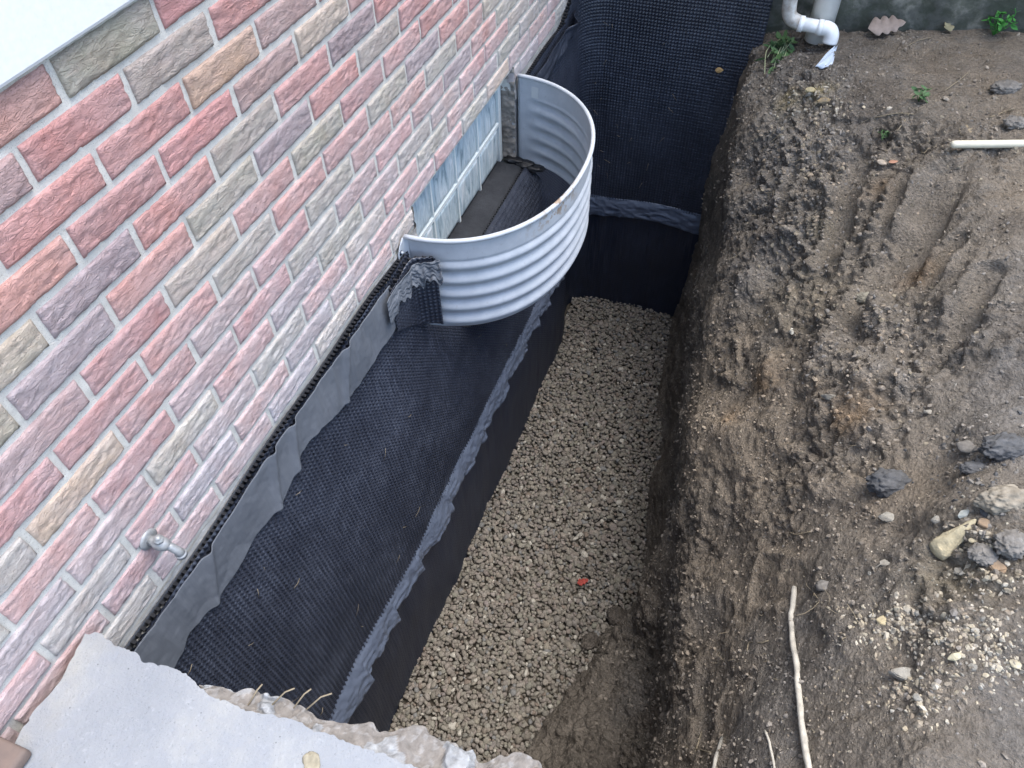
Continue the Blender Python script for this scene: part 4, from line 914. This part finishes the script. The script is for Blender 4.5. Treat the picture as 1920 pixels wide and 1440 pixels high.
# bone-shaped stone
pa, _ = on_soil(1758, 1036); pb, _ = on_soil(1826, 978)
pts = smooth_path([np.array(pa) + (-.006, -.010, .010), np.array(pa) + (0, 0, .014), (np.array(pa) + np.array(pb)) / 2 + (0, 0, .012), np.array(pb) + (0, 0, .010)], 14)
o0 = pts[0]; V0, F0 = ico(4); tt = (V0[:, 0] + 1) / 2; ax = np.array([np.interp(tt, np.linspace(0, 1, 14), np.array(pts)[:, k]) for k in range(3)]).T - o0
dr = np.array(pb) - np.array(pa); dr /= np.linalg.norm(dr); sd_ = np.cross(dr, (0, 0, 1)); sd_ /= np.linalg.norm(sd_)
rr = np.interp(tt, [0, .15, .35, .6, .85, 1], [.022, .026, .023, .015, .012, .009]) * (1 + .18 * fbm(V0, 2.2, 3, .6, 3.))
V = ax + (V0[:, 1] * rr)[:, None] * sd_ + (V0[:, 2] * rr * .75)[:, None] * np.array((0, 0, 1.))
me = np_mesh('bone_shaped_stone', V, F0, True)
at = me.color_attributes.new('tint', 'FLOAT_COLOR', 'POINT'); at.data.foreach_set('color', np.tile(np.array(srgb(180, 168, 138)), (len(V), 1)).ravel())
bs = link('bone_shaped_stone', me, M_ROCK, None, tuple(o0)); tag(bs, 'pale buff bone-shaped stone among the rocks at the right', 'stone')

# uncountable crumbs of earth and small stones all over the bank, thicker in the piles
cpos, csz, ccol = [], [], []
def crumbs(px_, py_, rx, ry, cnt, smin, smax, pal):
    for _ in range(cnt):
        a = random.gauss(px_, rx); b = random.gauss(py_, ry)
        h = SOIL.ray_cast(CAM_C, view_ray(a, b))
        if h[0] is None or h[0].z < -2.55: continue
        s_ = random.uniform(smin, smax) * random.uniform(.6, 1.1); cpos.append(tuple(h[0] + h[1] * s_ * .25)); csz.append(s_); cc = random.choice(pal); j = random.uniform(.8, 1.2); ccol.append((cc[0] * j, cc[1] * j, cc[2] * j))
stp = [PALE, BUFF, GREYR, srgb(164, 156, 138), srgb(150, 140, 124)]; ear = [tuple(base) , tuple(warm), tuple(grey), tuple(olive)]
crumbs(1660, 1165, 45, 30, 150, .003, .009, stp); crumbs(1800, 1190, 70, 35, 300, .0025, .009, stp); crumbs(1720, 1300, 45, 28, 150, .003, .009, stp + ear); crumbs(1860, 1060, 45, 60, 200, .003, .010, stp + ear); crumbs(1880, 1250, 40, 30, 100, .003, .009, stp)
crumbs(1540, 190, 40, 25, 160, .004, .011, stp + ear); crumbs(1500, 280, 55, 60, 450, .004, .012, ear + [tuple(grey)]); crumbs(1480, 420, 60, 90, 350, .004, .011, ear); crumbs(1620, 620, 90, 90, 450, .003, .011, ear); crumbs(1850, 880, 50, 50, 150, .004, .010, [CLAY, CLAY2])
crumbs(1600, 1100, 200, 200, 700, .0015, .0045, ear + stp); crumbs(1450, 800, 90, 160, 350, .002, .007, ear); crumbs(1750, 300, 120, 120, 400, .002, .008, ear); crumbs(1350, 1250, 60, 140, 250, .002, .007, [tuple(dark), tuple(base)]); crumbs(1700, 120, 120, 50, 250, .002, .007, ear); crumbs(1580, 1320, 150, 80, 350, .0015, .005, ear)
crumbs(1180, 1250, 60, 110, 420, .003, .013, [tuple(dark), tuple(base), tuple(dark)]); crumbs(1130, 1150, 25, 60, 120, .004, .016, [tuple(dark), tuple(base)]); crumbs(1400, 300, 25, 160, 220, .004, .010, [tuple(dark), tuple(base)]); crumbs(1330, 600, 25, 120, 120, .004, .010, [tuple(dark)])
ok = np.where((P[:, 0] > .66) & (P[:, 0] < 2.1) & (P[:, 1] > -.5) & (P[:, 2] > -2.2))[0]
pick = RNG.choice(ok, 18000); keep = (fbm(P[pick], 6, 3, .6, 91.) + RNG.normal(0, .5, len(pick))) > -.1; pick = pick[keep]
ss_ = RNG.lognormal(math.log(.0030), .45, len(pick)).clip(.0012, .011)
for k_, i_ in enumerate(pick):
    cpos.append(tuple(P2[i_] + Nf[i_] * ss_[k_] * .3 + RNG.normal(0, .002, 3))); csz.append(ss_[k_]); ccol.append(tuple(c[i_] * RNG.uniform(.85, 1.35)))
cr = scatter('earth_crumbs', np.array(cpos), np.array(csz), np.array(ccol).clip(.01, .9), protos1, bF1, M_ROCK, 0.0, False)
tag(cr, 'loose earth crumbs and small stones scattered over the soil bank', 'crumbs', kind='stuff')
# fine hairy roots poking out of the bank
tb = []
for _ in range(150):
    a, b = random.choice([(1650, 240), (1700, 260), (1400, 430), (1480, 330), (1650, 650), (1450, 350), (1760, 230), (1560, 1150), (1400, 1220), (1720, 800)]); h = SOIL.ray_cast(CAM_C, view_ray(random.gauss(a, 40), random.gauss(b, 35)))
    if h[0] is None: continue
    p_ = h[0]; n_ = h[1]; dv_ = Vector((random.uniform(-1, 1), random.uniform(-1, 1), random.uniform(-.6, .3))) * .03 * random.uniform(.5, 1.4)
    tb.append(([tuple(p_), tuple(p_ + n_ * .008 + dv_ * .4), tuple(p_ + n_ * .008 + dv_ * .8 + Vector((random.gauss(0, .006), random.gauss(0, .006), random.gauss(0, .003)))), tuple(p_ + n_ * .002 + dv_ * 1.2)], random.uniform(.0005, .0011), 4))
hr_ = link('hair_roots', tubes_mesh('hair_roots', tb), M_ROOT); tag(hr_, 'fine hairy roots poking out of the soil bank', 'roots', kind='stuff')

# ------------------------------------------------------------------ leaves and weeds
def leaf_mesh(name, L, W, lobes=0, curl=.15, n=28):
    top = []; 
    for i in range(n + 1):
        t = i / n; w_ = W * math.sin(math.pi * t ** .8) ** .8
        if lobes: w_ *= .50 + .50 * abs(math.sin(math.pi * lobes * t ** 1.3)) ** .8 * (1 - .3 * (int(lobes * t ** 1.3) % 2))
        top.append((t * L, w_))
    V = []; F = []
    for i, (x, w_) in enumerate(top):
        z = curl * L * (x / L) ** 2
        V += [(x, -w_, z + curl * w_ * 1.2), (x, 0, z), (x, w_, z + curl * w_ * 1.2)]
    for i in range(n): a = i * 3; F += [(a, a + 3, a + 4, a + 1), (a + 1, a + 4, a + 5, a + 2)]
    me = bpy.data.meshes.new(name); me.from_pydata(V, [], F); me.update(); me.polygons.foreach_set('use_smooth', [True] * len(me.polygons)); return me
def leaf_thing(name, p_, L, W, lobes, mat, rot, label, curl=.12, tilt=(0, 0)):
    o = link(name, leaf_mesh(name, L, W, lobes, curl), mat, None, tuple(p_)); o.rotation_euler = (tilt[0], tilt[1], rot); o.modifiers.new('t', 'SOLIDIFY').thickness = .0006; tag(o, label, 'leaf'); return o
p_, _ = on_soil(1622, 66); leaf_thing('oak_leaf', p_ + Vector((0, -.02, .035)), .13, .05, 4, M_LEAFD, .30, 'dry lobed oak leaf lying on the soil beside the downpipe', .12, (.40, -.1))
p_, _ = on_soil(1670, 311); leaf_thing('small_leaf', p_ + Vector((-.01, 0, .012)), .028, .009, 0, M_LEAFO, .3, 'small orange leaf on the bank between the tooth grooves', .15)
leaf_thing('fallen_leaf', (1.0 * .60 + .0, 2.455, -1.142), .032, .011, 0, mat_simple('tan_leaf', srgb(168, 138, 92), .7, .3, 0, 60, .25), .35, 'tan curled leaf stuck to the black membrane on the far wall', .3, (1.2, 0))
tx = .62; leaf_thing('red_leaf', (.60, .735, Z_GR + .018), .05, .018, 3, M_RED, .6, 'small red leaf lying on the gravel', .2)
leaf_thing('dry_leaf', on_soil(1800, 255)[0] + Vector((0, 0, .006)), .05, .02, 2, mat_simple('tan_leaf_dry', srgb(150, 136, 112), .8, .2, 0, 50, .3), 1.0, 'crumpled tan leaf behind the pole end', .3)
leaf_thing('dry_leaf', on_soil(1780, 52)[0] + Vector((0, 0, .01)), .05, .02, 2, mat_simple('tan_leaf_pale', srgb(146, 140, 112), .8, .2, 0, 50, .3), 2.0, 'pale dry leaf at the foot of the mossy wall', .3)
def weed(name, p_, label, cat, stems, leaf_len, mat, height, spread, hang, stem_mat, seed):
    rd = random.Random(seed); root = empty(name, tuple(p_), label, cat); tb = []; lv = []
    for k in range(stems):
        a = rd.uniform(0, 6.283); d = Vector((math.cos(a), math.sin(a), 0)) * spread * rd.uniform(.3, 1)
        end = d + hang * rd.uniform(.5, 1) + Vector((0, 0, height * rd.uniform(.5, 1)))
        mid = end * .5 + Vector((rd.gauss(0, .01), rd.gauss(0, .01), .02)); pts = smooth_path([np.zeros(3), np.array(mid), np.array(end)], 8)
        tb.append((pts, .0014, 5))
        for q_ in range(5):
            t = rd.uniform(.35, 1); pp_ = Vector(pts[int(t * 7)]); lv.append((pp_, rd.uniform(0, 6.283), rd.uniform(-.6, .8), leaf_len * rd.uniform(.6, 1.2)))
    link('stem', tubes_mesh('stem', tb), stem_mat, root)
    lm = leaf_mesh('leaf', 1, .22, 0, .15, 8); lm.materials.append(mat)
    for (pp_, rz, ry, L) in lv:
        o = bpy.data.objects.new('leaf', lm); COL.objects.link(o); o.parent = root; o.location = pp_; o.rotation_euler = (rd.gauss(0, .4), ry, rz); o.scale = (L, L, L)
    return root
weed('uprooted_weed', on_soil(1472, 80)[0] + Vector((0, 0, .025)), 'uprooted green weed hanging over the bank edge below the pipes', 'weed', 14, .045, M_LEAFG, .03, .045, Vector((-.04, -.20, -.09)), mat_simple('pale_stem', srgb(168, 174, 136), .7, .2), 3)
weed('wall_weed', on_soil(1862, 58)[0], 'bright green seedling growing at the foot of the mossy wall', 'weed', 9, .026, M_LEAFB, .10, .05, Vector((0, -.01, 0)), M_LEAFB, 5)
weed('grass_tuft', on_soil(1722, 190)[0], 'small pale green grass tuft on the soil above the pole', 'weed', 6, .022, M_LEAFG, .03, .03, Vector((.01, 0, 0)), M_LEAFG, 8)
weed('clover_sprig', on_soil(1657, 260)[0], 'tiny clover sprig on the soil left of the pole', 'weed', 4, .014, M_LEAFG, .015, .02, Vector((0, -.015, 0)), M_LEAFG, 9)
# scrap of pale plastic below the elbow
pc = [on_soil(a, b) for a, b in ((1566, 92), (1556, 106), (1548, 120), (1540, 132))]; V = []
for i, (p_, n_) in enumerate(pc):
    wd = [.006, .014, .026, .030][i]; t_ = Vector((1, .25, 0)).normalized()
    for j in range(7): V.append(tuple(p_ + t_ * wd * (j - 3) / 3 + Vector((0, 0, .010 + .008 * math.sin(i * 2.1 + j * 1.7)))))
o = link('plastic_scrap', np_mesh('plastic_scrap', V, grid_faces(4, 7)), M_PLASTIC); o.modifiers.new('s', 'SUBSURF').render_levels = 2; o.modifiers.new('t', 'SOLIDIFY').thickness = .0012
tag(o, 'scrap of pale blue-white plastic on the soil below the pipe elbow', 'plastic scrap')
tb = []
for _ in range(46):
    far_ = random.random() < .45; s9 = random.uniform(2.95, 3.4) if far_ else random.uniform(.1, 2.3); z9 = random.uniform(-1.8, -1.0)
    x9, y9, nx9, ny9 = [float(a) for a in plan(s9)]
    if not far_ and OP[0] - .05 < y9 < OP[1] + .05 and z9 > -1.3: continue
    o9 = float(x_up(np.array(s9), np.array(z9))) + float(folds_up(np.array([[s9, z9, 1.0]]))[0]) + .0085
    p_ = Vector((x9 + nx9 * o9, y9 + ny9 * o9, z9)); t9 = Vector((ny9, nx9, 0)); L9 = random.uniform(.006, .022); a9 = random.uniform(0, 3.14)
    d9 = (t9 * math.cos(a9) + Vector((0, 0, 1)) * math.sin(a9)) * L9; n9 = Vector((nx9, ny9, 0))
    tb.append(([tuple(p_ - d9), tuple(p_ + n9 * .003 + Vector((0, 0, .002))), tuple(p_ + d9)], random.uniform(.0004, .0009), 4))
tag(link('straw_bits', tubes_mesh('straw_bits', tb), M_ROOT), 'bits of dry straw and root stuck to the black membrane', 'straw', kind='stuff')
# soil clump slid onto the gravel
for k, (x, y, z, a, lab) in enumerate([(.80, .66, -2.56, .05, 'dark clump of fallen earth on the gravel by the bank foot'), (.72, .52, -2.565, .035, 'smaller fallen earth clump on the gravel nearer the slab')]):
    tag(lump('fallen_clump', (x, y, z), (a, a * .8, a * .45), k + 41., tuple(dark) + (1,), None, None, 4, .4, MS), lab, 'clod', 'earth fallen on the gravel')
print('bricks', nb)
